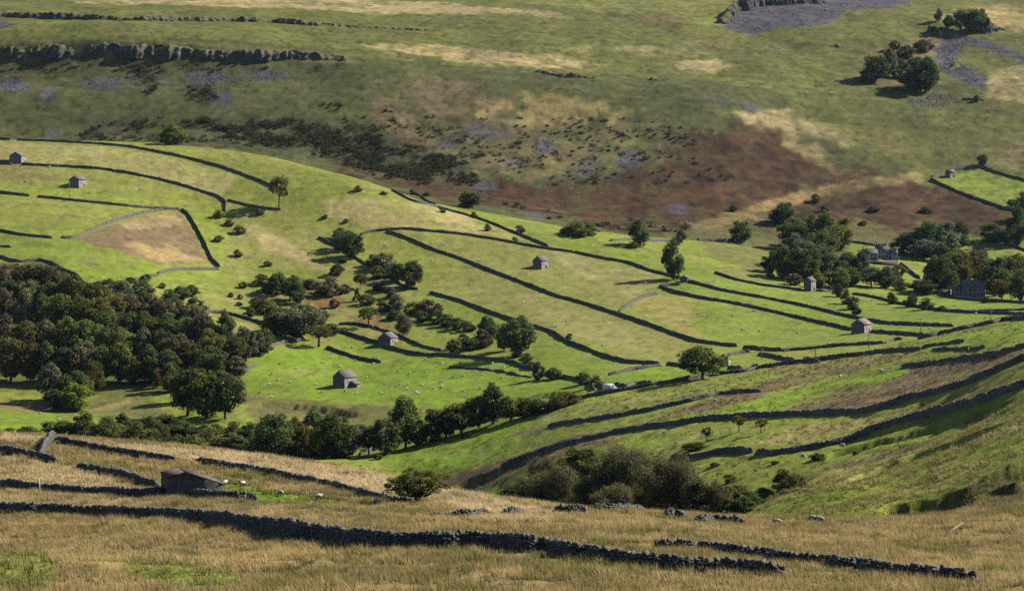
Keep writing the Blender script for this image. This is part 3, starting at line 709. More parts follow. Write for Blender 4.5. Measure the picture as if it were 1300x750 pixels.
        s = np.cumsum(r.uniform(.6, 1.5, int(L / .55)) * .55); s = s[s < L - .2]; s = s[r.random(len(s)) > .15]; k = len(s)
        stones(s, r.normal(0, .04, k), np.interp(s, t, tops) + .02, r.uniform(.2, .45, k), r.uniform(.22, .36, k), r.uniform(.12, .34, k), r.normal(0, .3, k), r.normal(0, .2, k))
    me = mesh_np('drystone_wall', np.concatenate(verts) - org, np.concatenate(quads))
    o = link('drystone_wall', me, M_WALL_NEAR if near else M_WALL_FAR, loc=org)
    return tag(o, label, 'wall', 'drystone walls of the near hill' if lay == 'F' else 'drystone field walls', 'thing')

# ------------------------------------------------------------------ trees
def leaf_quads(P, Nn, size, r):
    """one small quad per leaf position"""
    n = len(P)
    a = r.normal(size=(n, 3)); a -= (a * Nn).sum(1, keepdims=True) * Nn; a /= np.linalg.norm(a, axis=1, keepdims=True) + 1e-9
    b = np.cross(Nn, a)
    s = (size * r.uniform(.6, 1.4, n))[:, None]; s2 = s * r.uniform(.5, .9, (n, 1))
    V = np.stack([P - a * s - b * s2 * .4, P - b * s2, P + a * s, P + b * s2], 1)
    return V.reshape(-1, 3), np.arange(4 * n).reshape(n, 4)

def clump_leaves(C, R, per, size, r, up=.25, squash=.8):
    Ps, Ns = [], []
    for c, rad in zip(C, R):
        k = max(8, int(per * r.uniform(.6, 1.4)))
        d = r.normal(size=(k, 3)); d /= np.linalg.norm(d, axis=1, keepdims=True)
        rr = rad * r.uniform(.45, 1.05, (k, 1)) ** .7
        Ps.append(c + d * rr * np.array([1, 1, squash]))
        nn = d + r.normal(0, .55, (k, 3)) + np.array([0, 0, up]); Ns.append(nn / np.linalg.norm(nn, axis=1, keepdims=True))
    return leaf_quads(np.concatenate(Ps), np.concatenate(Ns), size, r)

def crown_centres(shape, r, n):
    C, R = [], []
    for _ in range(n):
        d = r.normal(size=3); d /= np.linalg.norm(d); f = r.uniform(.35, 1) ** .6
        if shape == 'round': p = np.array([0, 0, .48]) + d * f * np.array([.38, .38, .42]); rad = r.uniform(.09, .15)
        elif shape == 'tall': p = np.array([0, 0, .48]) + d * f * np.array([.36, .36, .44]); p[:2] *= 1 - .35 * max(0, p[2] - .55) / .4; rad = r.uniform(.09, .14)
        elif shape == 'standard': p = np.array([0, 0, .62]) + d * f * np.array([.38, .38, .31]); rad = r.uniform(.07, .13)
        elif shape == 'spread': p = np.array([0, 0, .50]) + d * f * np.array([.41, .41, .38]); rad = r.uniform(.08, .14)
        elif shape == 'thorn': p = np.array([0, 0, .62]) + d * f * np.array([.42, .40, .27]); rad = r.uniform(.05, .10)
        elif shape == 'bush': p = np.array([0, 0, .38]) + d * f * np.array([.38, .38, .46]); p[2] = abs(p[2]); rad = r.uniform(.10, .17)
        elif shape == 'conifer':
            z = r.uniform(.08, .97); w = .42 * (1 - z) ** .8 + .02; a = r.uniform(0, 6.283); q = r.uniform(.5, 1)
            p = np.array([math.cos(a) * w * q, math.sin(a) * w * q, z]); rad = .05 + .07 * (1 - z)
        C.append(p); R.append(rad)
    return np.array(C), np.array(R)

def make_crown(shape, seed, nc=46, per=75, size=.026):
    r = np.random.default_rng(seed)
    C, R = crown_centres(shape, r, nc)
    V, Q = clump_leaves(C, R, per, size, r)
    return mesh_np('crown', V, Q), C

def make_bare_crown(seed, shape='round', leaves=900):
    """thin crown: fans of fine twigs and a few leaves"""
    r = np.random.default_rng(seed)
    C, R = crown_centres(shape, r, 60)
    V, T = [], []
    for c, rad in zip(C, R):
        for _ in range(48):
            d = r.normal(size=3); d[2] += .35; d /= np.linalg.norm(d)
            a = c + r.normal(0, rad * .35, 3); b = a + d * rad * r.uniform(1.0, 2.0)
            s = np.cross(d, r.normal(size=3)); s *= .0045 / (np.linalg.norm(s) + 1e-9)
            k = len(V); V += [a - s, a + s, b]; T.append((k, k + 1, k + 2))
    lv, lq = clump_leaves(C, R * 1.2, leaves // 60, .017, r)
    base = len(V)
    return mesh_np('crown', np.concatenate([np.array(V), lv]), lq + base, np.array(T)), C

def make_trunk(C, seed, rad=.028, fork=.22, limbs=7, lean=0.0):
    r = random.Random(seed); m = MB()
    top = Vector((r.uniform(-.03, .03) + lean, r.uniform(-.03, .03), .62))
    mid = Vector((r.uniform(-.015, .015) + lean * .4, r.uniform(-.015, .015), fork))
    m.tube([(0, 0, -.06), (0, 0, .0), mid * .5, mid, (mid + top) / 2, top], [rad * 1.7, rad * 1.35, rad, rad * .85, rad * .55, rad * .15], 7)
    idx = sorted(range(len(C)), key=lambda i: -math.hypot(C[i][0], C[i][1]))[:limbs * 3:3]
    for i in idx:
        c = Vector(C[i]); s = mid.lerp(top, r.uniform(0, .55))
        k = s.lerp(c, .5) + Vector((r.uniform(-.03, .03), r.uniform(-.03, .03), r.uniform(-.02, .05)))
        m.tube([s, k, c], [rad * .5, rad * .3, rad * .08], 5)
    return m.mesh('trunk', True)

M_BARK = mat_simple('bark', (.10, .085, .07), .95, .4, 6, .4)
M_BARK_PALE = mat_simple('pale_bark', (.26, .24, .21), .95, .35, 6, .3)
LEAF = {
 'oak':   mat_leaf('oak_leaf', (0.126, 0.156, 0.038), .02, .30, .40, (0.180, 0.174, 0.041)),
 'dark':  mat_leaf('dark_leaf', (0.095, 0.124, 0.041), .02, .32, .36, (0.128, 0.142, 0.043)),
 'olive': mat_leaf('olive_leaf', (0.161, 0.161, 0.048), .025, .28, .40, (0.196, 0.155, 0.048)),
 'bright':mat_leaf('yellow_green_leaf', (.190, .235, .028), .02, .20, .42, (.21, .21, .028)),
 'brown': mat_leaf('russet_leaf', (.168, .142, .080), .02, .28, .38, (0.151, 0.146, 0.056), .5),
 'rust':  mat_leaf('rust_leaf', (.200, .100, .050), .02, .2, .35),
 'grey':  mat_leaf('grey_green_leaf', (0.150, 0.162, 0.090), .02, .25, .36, (0.120, 0.132, 0.060)),
 'bare':  mat_leaf('twig', (.165, .145, .070), .02, .22, .35, (0.143, 0.138, 0.061)),
 'thorn': mat_leaf('thorn_leaf', (.125, .125, .032), .02, .25, .38, (.19, .14, .028), .6),
 'purple':mat_leaf('purplish_leaf', (.145, .105, .085), .02, .25, .32),
 'conifer':mat_leaf('needle', (.045, .066, .032), .015, .2, .25),
}
PROTO = {}
def proto(shape, k):
    key = (shape, k)
    if key not in PROTO:
        if shape.startswith('bare'):
            cr, C = make_bare_crown(300 + k, 'spread' if shape == 'bare_low' else 'round', 4200)
        else:
            big = {'round': (62, 90, .024), 'tall': (62, 90, .024), 'standard': (50, 70, .023), 'spread': (64, 85, .023), 'thorn': (60, 46, .021), 'bush': (34, 80, .034), 'conifer': (60, 50, .026)}[shape]
            cr, C = make_crown(shape, 100 + 17 * k + len(shape) * 7, *big)
        tr = make_trunk(C, 50 + k, {'thorn': .035, 'bush': .02, 'conifer': .02}.get(shape, .028), {'thorn': .3, 'bush': .08}.get(shape, .22), 9 if shape == 'thorn' else 7)
        PROTO[key] = (cr, tr)
    return PROTO[key]
_MESHVAR = {}
def with_mat(me, mat):
    """the same mesh data with another leaf material"""
    k = (me.name, mat.name)
    if k not in _MESHVAR:
        c = me.copy(); c.materials.clear(); c.materials.append(mat); _MESHVAR[k] = c
    return _MESHVAR[k]

KIND = {  # kind: (object name, category, shapes, leaf, words singular, words plural)
 'oak':    ('broadleaf_tree', 'tree', ['round', 'spread', 'tall'], 'oak', 'green broadleaf tree', 'green broadleaf trees'),
 'dark':   ('broadleaf_tree', 'tree', ['round', 'tall', 'spread'], 'dark', 'dark green tree', 'dark green trees'),
 'olive':  ('broadleaf_tree', 'tree', ['round', 'spread'], 'olive', 'olive green tree', 'olive green trees'),
 'bright': ('broadleaf_tree', 'tree', ['round', 'bush'], 'bright', 'yellow-green tree', 'yellow-green trees'),
 'brown':  ('russet_tree', 'tree', ['round', 'tall', 'spread'], 'brown', 'russet brown tree', 'russet brown trees'),
 'rust':   ('russet_tree', 'tree', ['round'], 'rust', 'rust red tree', 'rust red trees'),
 'grey':   ('broadleaf_tree', 'tree', ['round', 'spread', 'tall'], 'grey', 'grey-green tree', 'grey-green trees'),
 'bare':   ('bare_tree', 'tree', ['bare', 'bare_low'], 'bare', 'half bare grey-brown tree', 'half bare grey-brown trees'),
 'thorn':  ('hawthorn_tree', 'tree', ['thorn'], 'thorn', 'gnarled hawthorn tree', 'gnarled hawthorn trees'),
 'conifer':('conifer_tree', 'tree', ['conifer'], 'conifer', 'dark pointed conifer', 'dark pointed conifers'),
 'field':  ('broadleaf_tree', 'tree', ['standard'], 'olive', 'open crowned field tree', 'open crowned field trees'),
 'bush':   ('shrub', 'shrub', ['bush'], 'dark', 'dark green shrub', 'dark green shrubs'),
 'obush':  ('shrub', 'shrub', ['bush'], 'olive', 'olive green shrub', 'olive green shrubs'),
 'gbush':  ('shrub', 'shrub', ['bush'], 'oak', 'mid green shrub', 'mid green shrubs'),
 'bbush':  ('shrub', 'shrub', ['bush'], 'brown', 'brown shrub', 'brown shrubs'),
 'pbush':  ('shrub', 'shrub', ['bush'], 'purple', 'purplish brown shrub', 'purplish brown shrubs'),
}
def plant(u, v, w, h, kind, lay, label=None, group=None, spin=None, sink=.15):
    name, cat, shapes, leaf, sing, plur = KIND[kind]
    p = ground(u, v, lay); s = mpp(p.y)
    k = random.randrange(4); shape = shapes[random.randrange(len(shapes))]
    if kind in ('oak', 'dark', 'brown', 'grey') and h > w * 1.25: shape = 'tall'
    cr, tr = proto(shape, k)
    W, H = w * s * 1.18, h * s * 1.08
    o = empty(name, (p.x, p.y, p.z - sink), random.uniform(0, 6.28) if spin is None else spin, (W, W, H))
    tag(o, label or sing, cat, group)
    link('trunk' if cat == 'tree' else 'stem', with_mat(tr, M_BARK_PALE if kind == 'bare' else M_BARK), parent=o)
    link('crown' if cat == 'tree' else 'foliage', with_mat(cr, LEAF[leaf]), parent=o)
    return o

# ------------------------------------------------------------------ buildings
M_BARN = mat_stone('barn_stone', (.22, .20, .175), 2.6, .65)
M_SLATE = mat_stone('stone_slates', (.14, .132, .125), 3.2, .75)
M_SLATE_RED = mat_stone('red_roof_sheet', (.21, .155, .145), 1.8, .75)
M_RUST = mat_stone('rusty_roof_sheet', (.12, .085, .075), 2.4, .55)
M_HOUSE = mat_simple('house_render', (.46, .43, .40), .9, .12, 1.5)
M_HOUSE_GREY = mat_stone('house_stone', (.17, .165, .16), 2.2, .7)
M_DARK = mat_simple('dark_opening', (.012, .012, .014), .9, .2, 3)
M_GLASS = mat_simple('window_glass', (.03, .035, .045), .12, .2, 3, spec=.5)
M_TRIM = mat_simple('pale_trim', (.55, .53, .50), .8, .1, 3)
M_DOOR = mat_simple('door_paint', (.13, .05, .045), .7, .2, 3)
M_WOOD = mat_simple('weathered_wood', (.20, .17, .13), .9, .3, 5)
M_WHITE = mat_simple('white_paint', (.80, .80, .78), .4, .04, 2, spec=.4)

def gable_shell(name, w, l, eave, ridge, mat, parent, off=(0, 0, 0), skew=0.0, base=-1.2):
    """pentagonal prism; gable ends face -y and +y; skew moves the ridge sideways"""
    m = MB(); x = w / 2; y = l / 2
    el, er = (eave if isinstance(eave, tuple) else (eave, eave))
    V = []
    for yy in (-y, y):
        V += [(-x, yy, base), (x, yy, base), (x, yy, er), (skew, yy, ridge), (-x, yy, el)]
    m.add(V, [(1, 6, 7, 2), (2, 7, 8, 3), (3, 8, 9, 4), (4, 9, 5, 0)], [])
    m.add(V, [(0, 1, 2, 4)], [(4, 2, 3)]); m.add(V, [(6, 5, 9, 7)], [(7, 9, 8)])
    return link(name, m.mesh(name), mat, parent, off)
def roof_slabs(w, l, eave, ridge, mat, parent, off=(0, 0, 0), over=.28, th=.14, skew=0.0, name='roof'):
    m = MB(); y = l / 2 + over * .6
    el, er = (eave if isinstance(eave, tuple) else (eave, eave))
    for sx, e in ((-1, el), (1, er)):
        ex = sx * w / 2; dx = ex - skew; k = 1 + over / abs(dx)
        oe = (skew + dx * k, ridge + (e - ridge) * k)
        lift = .04
        pts = [(skew, ridge + lift), (oe[0], oe[1] + lift), (oe[0], oe[1] + lift + th), (skew, ridge + lift + th)]
        V = [(a, -y, b) for a, b in pts] + [(a, y, b) for a, b in pts]
        m.add(V, [(0, 1, 2, 3), (7, 6, 5, 4), (0, 4, 5, 1), (1, 5, 6, 2), (2, 6, 7, 3)])
    m.tube([(skew, -y, ridge + th + .05), (skew, y, ridge + th + .05)], [.13, .13], 6)
    return link(name, m.mesh(name), mat, parent, off)
def opening(kind, size, loc, mat, parent, face='front', frame=True):
    """window or door on a wall face: front = -y, side = +x"""
    w, h = size; M = Matrix.Identity(3) if face == 'front' else Matrix.Rotation(math.pi / 2, 3, 'Z')
    m = MB(); m.box((0, 0, h / 2), (w, .10, h), M)
    o = link(kind, m.mesh(kind), mat, parent, loc)
    if frame:
        f = MB()
        for c, s in (((0, 0, h + .09), (w + .36, .16, .18)), ((0, 0, -.07), (w + .36, .18, .13)),
                     ((-w / 2 - .07, 0, h / 2), (.13, .15, h - .01)), ((w / 2 + .07, 0, h / 2), (.13, .15, h - .01))):
            f.box(M @ Vector(c), s, M)
        link('surround', f.mesh('surround'), M_TRIM, o)
    return o
def chimney(loc, parent, mat, h=1.5, w=.8):
    m = MB(); m.box((0, 0, h / 2), (w, w * .8, h)); m.box((0, 0, h + .06), (w * 1.2, w, .14))
    c = link('chimney', m.mesh('chimney'), mat, parent, loc)
    p = MB()
    for x in (-w * .22, w * .22): p.tube([(x, 0, h + .1), (x, 0, h + .5)], [.13, .1], 8)
    link('chimney_pot', p.mesh('chimney_pot'), M_RUST, c)
    return c
def field_barn(u, v, lay, gw, length, eave, ridge, theta, label, roof=None, leanto=False, name='field_barn', sink=.2, door=None, group='stone field barns'):
    """theta: how far the ridge swings to the right of straight away from the camera (degrees)"""
    p = ground(u, v, lay)
    o = empty(name, (p.x, p.y, p.z - sink), -math.radians(theta))
    tag(o, label, 'barn', group)
    off = (0, length / 2, 0)
    gable_shell('wall', gw, length, eave, ridge, M_BARN, o, off, base=-2.5)
    roof_slabs(gw, length, eave, ridge, roof or M_SLATE, o, off)
    opening('door', (1.3, 1.9), (0.2, -.02, .25), M_DARK, o, 'front') if door == 'front' else None
    
    opening('window', (.6, .7), (gw / 2 + .02, length * .35, eave * .55), M_DARK, o, 'side')
    opening('door', (1.2, 1.8), (gw / 2 + .02, length * .65, .2), M_DARK, o, 'side')
    if leanto:
        m = MB(); a = gw / 2; lw = 2.2; y0, y1 = length * .5, length * .98
        V = [(a + .01, y0, -2), (a + lw, y0, -2), (a + lw, y0, 1.5), (a + .01, y0, 2.5), (a + .01, y1, -2), (a + lw, y1, -2), (a + lw, y1, 1.5), (a + .01, y1, 2.5)]
        m.add(V, [(0, 1, 2, 3), (5, 4, 7, 6), (1, 5, 6, 2)])
        lt = link('lean_to', m.mesh('lean_to'), M_BARN, o)
        r = MB(); V = [(a + .012, y0 - .15, 2.54), (a + lw + .25, y0 - .15, 1.46), (a + lw + .25, y1 + .15, 1.46), (a + .012, y1 + .15, 2.54)]
        V += [(x, y, z + .1) for x, y, z in V]
        r.add(V, [(3, 2, 1, 0), (4, 5, 6, 7), (0, 1, 5, 4), (1, 2, 6, 5), (2, 3, 7, 6)])
        link('lean_to_roof', r.mesh('lean_to_roof'), M_SLATE, lt)
    return o
def house(u, v, lay, w, d, eave, ridge, rot, label, mat, roof, windows, chimneys, name='farmhouse', door=None, trim=True, wing=None):
    """long front faces the camera (-y); the ridge runs left to right"""
    p = ground(u, v, lay)
    o = empty(name, (p.x, p.y, p.z - .2), math.radians(rot)); tag(o, label, 'house')
    sh = gable_shell('wall', d, w, eave, ridge, mat, o, (0, d / 2, 0), base=-3); sh.rotation_euler = (0, 0, math.pi / 2)
    rf = roof_slabs(d, w, eave, ridge, roof, o, (0, d / 2, 0)); rf.rotation_euler = (0, 0, math.pi / 2)
    for x, z, a, b in windows: opening('window', (a, b), (x, -.02, z), M_GLASS, o, 'front', trim)
    if door is not None: opening('door', (1.0, 2.0), (door, -.02, .2), M_DOOR, o, 'front', trim)
    for x in chimneys: chimney((x, d / 2, ridge - .4), o, mat)
    if wing:
        ww, wd, we, wr, wx = wing
        g = gable_shell('wing', ww, wd, we, wr, mat, o, (wx, wd / 2 - 1.5, 0), base=-3)
        roof_slabs(ww, wd, we, wr, roof, g, (0, 0, 0), name='wing_roof')
        opening('window', (.9, 1.1), (0, -wd / 2 - .02, 2.8), M_GLASS, g, 'front', trim)
    return o

# ------------------------------------------------------------------ sheep
M_WOOL = mat_simple('fleece', (.50, .47, .40), .95, .12, 9, .5)
M_FACE = mat_simple('sheep_face', (.10, .09, .085), .9, .3, 6)
def sheep_meshes():
    b = MB(); b.ball((0, 0, .62), (.56, .30, .31), 12, 8, .05); b.ball((-.5, 0, .60), (.16, .2, .22), 8, 6, .05); b.ball((.46, 0, .70), (.22, .2, .24), 8, 6, .05)
    b.tube([(-.62, 0, .66), (-.72, 0, .45)], [.06, .04], 6)
    out = {'body': b.mesh('body', True)}
    for nm, hd in (('head_up', Vector((.74, 0, .98))), ('head_down', Vector((.86, 0, .26)))):
        h = MB(); n0 = Vector((.55, 0, .78)); h.tube([n0, n0.lerp(hd, .8)], [.15, .10], 8)
        f = hd + Vector((.10, 0, -.06 if nm == 'head_up' else -.1))
        h.tube([hd - Vector((.06, 0, -.03)), hd, f, f + (f - hd) * .5], [.08, .11, .085, .05], 8)
        for s in (-1, 1): h.tube([hd + Vector((-.03, s * .09, .06)), hd + Vector((-.06, s * .2, .05))], [.045, .02], 5)
        out[nm] = h.mesh('head', True)
    for i, (x, y) in enumerate(((.36, .15), (.36, -.15), (-.38, .15), (-.38, -.15))):
        l = MB(); l.tube([(x, y, .5), (x + (.02 if x > 0 else -.04), y, .28), (x, y, .0)], [.085, .05, .045], 6); out['leg%d' % i] = l.mesh('leg', True)
    lie = MB(); lie.ball((0, 0, .30), (.58, .34, .30), 12, 8, .05); lie.ball((.45, 0, .42), (.2, .2, .2), 8, 6, .05); out['lying'] = lie.mesh('body', True)
    for k, me in out.items(): me.materials.append(M_WOOL if k in ('body', 'lying') else M_FACE)
    # far ones: one mesh each
    far = []
    for nm in ('head_up', 'head_down'):
        f = MB(); f.ball((0, 0, .62), (.58, .31, .32), 9, 6, .05); f.ball((.5, 0, .74), (.2, .18, .2), 7, 5)
        hd = (.78, 0, .95) if nm == 'head_up' else (.86, 0, .3)
        f.tube([(.5, 0, .75), hd, (hd[0] + .14, 0, hd[2] - .1)], [.14, .11, .05], 6)
        for x, y in ((.36, .15), (.36, -.15), (-.38, .15), (-.38, -.15)): f.tube([(x, y, .5), (x, y, 0)], [.075, .045], 5)
        me = f.mesh('sheep', True); me.materials.append(M_WOOL); far.append(me)
    out['far'] = far
    return out
SHEEP = None
def sheep(u, v, lay, label, group=None, near=False, head='head_down', rz=None):
    global SHEEP
    SHEEP = SHEEP or sheep_meshes()
    p = ground(u, v, lay); rz = random.uniform(0, 6.28) if rz is None else rz
    if near:
        o = empty('sheep', p, rz, (.64, .64, .64)); tag(o, label, 'sheep', group)
        link('body', SHEEP['body'], parent=o); link('head', SHEEP[head], parent=o)
        for i in range(4): link('leg', SHEEP['leg%d' % i], parent=o)
    else:
        o = link('sheep', SHEEP['far'][random.random() < .75], loc=p, rot=(0, 0, rz), scale=(.88,) * 3); tag(o, label, 'sheep', group)
    return o

# ------------------------------------------------------------------ crags
M_CRAG = None
def mat_crag():
    t = NT('crag_rock'); co = t.coords()
    mp = t.n('ShaderNodeMapping'); mp.inputs['Scale'].default_value = (1, 1, .35); t.l(co, mp.inputs[0])
    n = t.noise(.55, 6, .7, mp.outputs[0]); n2 = t.noise(.12, 3, .5, co)
    c = t.mix(t.maprange(n, .35, .65, 0, 1), c4((.026, .027, .036)), c4((.13, .127, .132)))
    c = t.mix(t.maprange(n2, .50, .62, 0, .7), c, c4((.07, .07, .034)))
    gz = t.n('ShaderNodeSeparateXYZ'); t.l(t.n('ShaderNodeNewGeometry').outputs['Normal'], gz.inputs[0])
    c = t.mix(t.maprange(gz.outputs[2], .35, .7, 0, .9), c, c4((.13, .12, .05)))
    t.principled(c, .95, t.bump(n, 1.0, .8), .1); return t.m
def crag(pts, lay, hts, seed, label, depth=9.0, rough=1.0):
    """broken cliff: buttresses and clefts along a line, its top running back into the slope"""
    global M_CRAG
    M_CRAG = M_CRAG or mat_crag()
    r = np.random.default_rng(seed)
    P, t = path_on_ground(pts, lay, 1.0); n = len(P)
    g = height(P[:, 0], P[:, 1])
    T = np.gradient(P, axis=0); T /= np.linalg.norm(T, axis=1)[:, None] + 1e-9
    if P[0, 0] > P[-1, 0]: T = -T
    N = np.stack([T[:, 1], -T[:, 0]], 1)           # towards the camera
    S = np.linspace(0, 1, len(hts)); H = np.interp(t / t[-1], S, hts)
    H = H * (1 + .07 * vnoise(t / 11, t * 0, seed) + .10 * vnoise(t / 2.5, t * 0 + 3, seed)) * np.clip(.85 + .8 * vnoise(t / 17, t * 0 + 21, seed), .68, 1)
    e = np.minimum(t, t[-1] - t); H = np.maximum(H * np.clip(e / 6, .05, 1), .3)
    butt = 2.2 * np.sign(vnoise(t / 13, t * 0 + 7, seed)) * np.abs(vnoise(t / 13, t * 0 + 7, seed)) ** .5 + 1.5 * vnoise(t / 4.5, t * 0 + 11, seed) + 1.4 * vnoise(t / 1.7, t * 0 + 15, seed)
    rows = 10
    V = np.zeros((n, rows + 4, 3))
    for k in range(rows):
        f = k / (rows - 1)
        off = (1 - f) * 1.2 + butt * rough + rough * (.75 * vnoise(t / 1.6, t * 0 + f * 3.1, seed + 5) + .5 * vnoise(t / 5, t * 0 + f * 6, seed + 9)) + (r.normal(0, .25, n))
        off = off - np.clip(f - .5, 0, 1) * (4.0 + 3 * vnoise(t / 7, t * 0 + 31, seed)) * rough
        V[:, k, 0] = P[:, 0] + N[:, 0] * off; V[:, k, 1] = P[:, 1] + N[:, 1] * off
        V[:, k, 2] = g - 2 + (H + 2) * f + r.normal(0, .15, n)
    for q, back in enumerate((4.5, depth * .7, depth, depth * 1.5)):
        x = P[:, 0] - N[:, 0] * back; y = P[:, 1] - N[:, 1] * back
        gz = height(x, y)
        z = np.maximum(g + H * (1.0 - .12 * q) + r.normal(0, .2, n), gz - .2) if q < 2 else gz - .8 * (q - 1)
        V[:, rows + q, 0] = x; V[:, rows + q, 1] = y; V[:, rows + q, 2] = z
    m = rows + 4; i = np.arange(n * m).reshape(n, m)
    Q = np.stack([i[:-1, :-1], i[1:, :-1], i[1:, 1:], i[:-1, 1:]], -1).reshape(-1, 4)
    if P[0, 0] > P[-1, 0]: Q = Q[:, ::-1]
    org = np.array([P[n // 2, 0], P[n // 2, 1], g[n // 2]])
    o = link('crag', mesh_np('crag', V.reshape(-1, 3) - org, Q), M_CRAG, loc=org)
    return tag(o, label, None, None, 'structure')

# ------------------------------------------------------------------ loose grass (nobody could count it)
M_GRASS = mat_tint('grass_blades', .38)
def grass_field(name, label, lay, area, n, blades, hgt, wid, seed, keep=None, tint=None, clumpy=.5, spread=.16):
    """tufts of blades over a patch of ground; area = (u0, u1, d0, d1)"""
    r = np.random.default_rng(seed)
    u0, u1, d0, d1 = area
    d = np.sqrt(r.uniform(d0 ** 2, d1 ** 2, n)) if lay != 'even' else r.uniform(d0, d1, n)
    u = r.uniform(u0, u1, n)
    x = (u - 650) * d / FOC; y = d
    c = land_at(x, y)
    ok = np.ones(n, bool)
    if clumpy: ok &= (fbm(x / 2.2, y / 2.2, seed + 3, 3) * .5 + .5 + r.uniform(-.3, .3, n)) > clumpy * .8
    if keep is not None: ok &= keep(x, y, c, r)
    x, y, c = x[ok], y[ok], c[ok]; n = len(x)
    z = height(x, y)
    hs = hgt * (1 + .35 * fbm(x / 3, y / 3, seed + 8, 2)) * r.uniform(.7, 1.3, n)
    tc = tint(x, y, c, r) if tint is not None else c
    B = blades
    a = r.uniform(0, 6.283, (n, B)); rad = spread * np.sqrt(r.uniform(0, 1, (n, B)))
    bx = x[:, None] + np.cos(a) * rad; by = y[:, None] + np.sin(a) * rad
    ln = hs[:, None] * r.uniform(.6, 1.15, (n, B)); lean = r.uniform(.15, .75, (n, B)) * ln
    wind = .22 * ln
    tx = bx + np.cos(a) * lean - wind; ty = by + np.sin(a) * lean
    tz = z[:, None] + np.sqrt(np.maximum(ln ** 2 - lean ** 2 * .6, .01))
    w = wid * r.uniform(.6, 1.4, (n, B)); pa = r.uniform(0, 6.283, (n, B))
    dx, dy = np.cos(pa) * w, np.sin(pa) * w
    zb = z[:, None] - .04 + 0 * a
    V = np.stack([np.stack([bx - dx, by - dy, zb], -1), np.stack([bx + dx, by + dy, zb], -1), np.stack([tx, ty, tz], -1)], 2).reshape(-1, 3)
    Tn = np.arange(len(V)).reshape(-1, 3)
    me = mesh_np(name, V, None, Tn)
    at = me.color_attributes.new('tint', 'FLOAT_COLOR', 'POINT')
    tcv = np.repeat(tc, B * 3, axis=0)
    rgba = np.ones((len(V), 4), np.float32); rgba[:, :3] = tcv
    at.data.foreach_set('color', rgba.ravel())
    o = link(name, me, M_GRASS)
    return tag(o, label, None, None, 'stuff')

def scatter_stones(name, label, areas, n, seed, mat, size, lay='X'):
    """loose rubble, too many to count"""
    r = np.random.default_rng(seed); V = []; Q = []; nb = 0
    tot = sum(a[1] for a in areas)
    for poly, share in areas:
        a = np.array(poly); k = 0; want = int(n * share / tot); tries = 0
        while k < want and tries < want * 20:
            tries += 1
            u, v = r.uniform(a[:, 0].min(), a[:, 0].max()), r.uniform(a[:, 1].min(), a[:, 1].max())
            if not inpoly(np.array([u]), np.array([v]), poly)[0]: continue
            p = ground(u + r.normal(0, 4), v + r.normal(0, 2), lay); k += 1
            s = r.uniform(*size) * (1.8 if r.random() < .08 else 1)
            B = np.array([(sx, sy, sz) for sz in (-1, 1) for sx, sy in ((-1, -1), (1, -1), (1, 1), (-1, 1))]) * .5 * s * (1 + r.normal(0, .22, (8, 3))) * np.array([1, .8, .6])
            w = r.uniform(0, 3.14); B = np.stack([B[:, 0] * math.cos(w) - B[:, 1] * math.sin(w), B[:, 0] * math.sin(w) + B[:, 1] * math.cos(w), B[:, 2] + s * .15], 1)
            V.append(B + np.array(p)); Q.append(BOX6 + nb); nb += 8
    o = link(name, mesh_np(name, np.concatenate(V), np.concatenate(Q)), mat)
    return tag(o, label, None, None, 'stuff')
# ================================================================== the place
build_terrain()

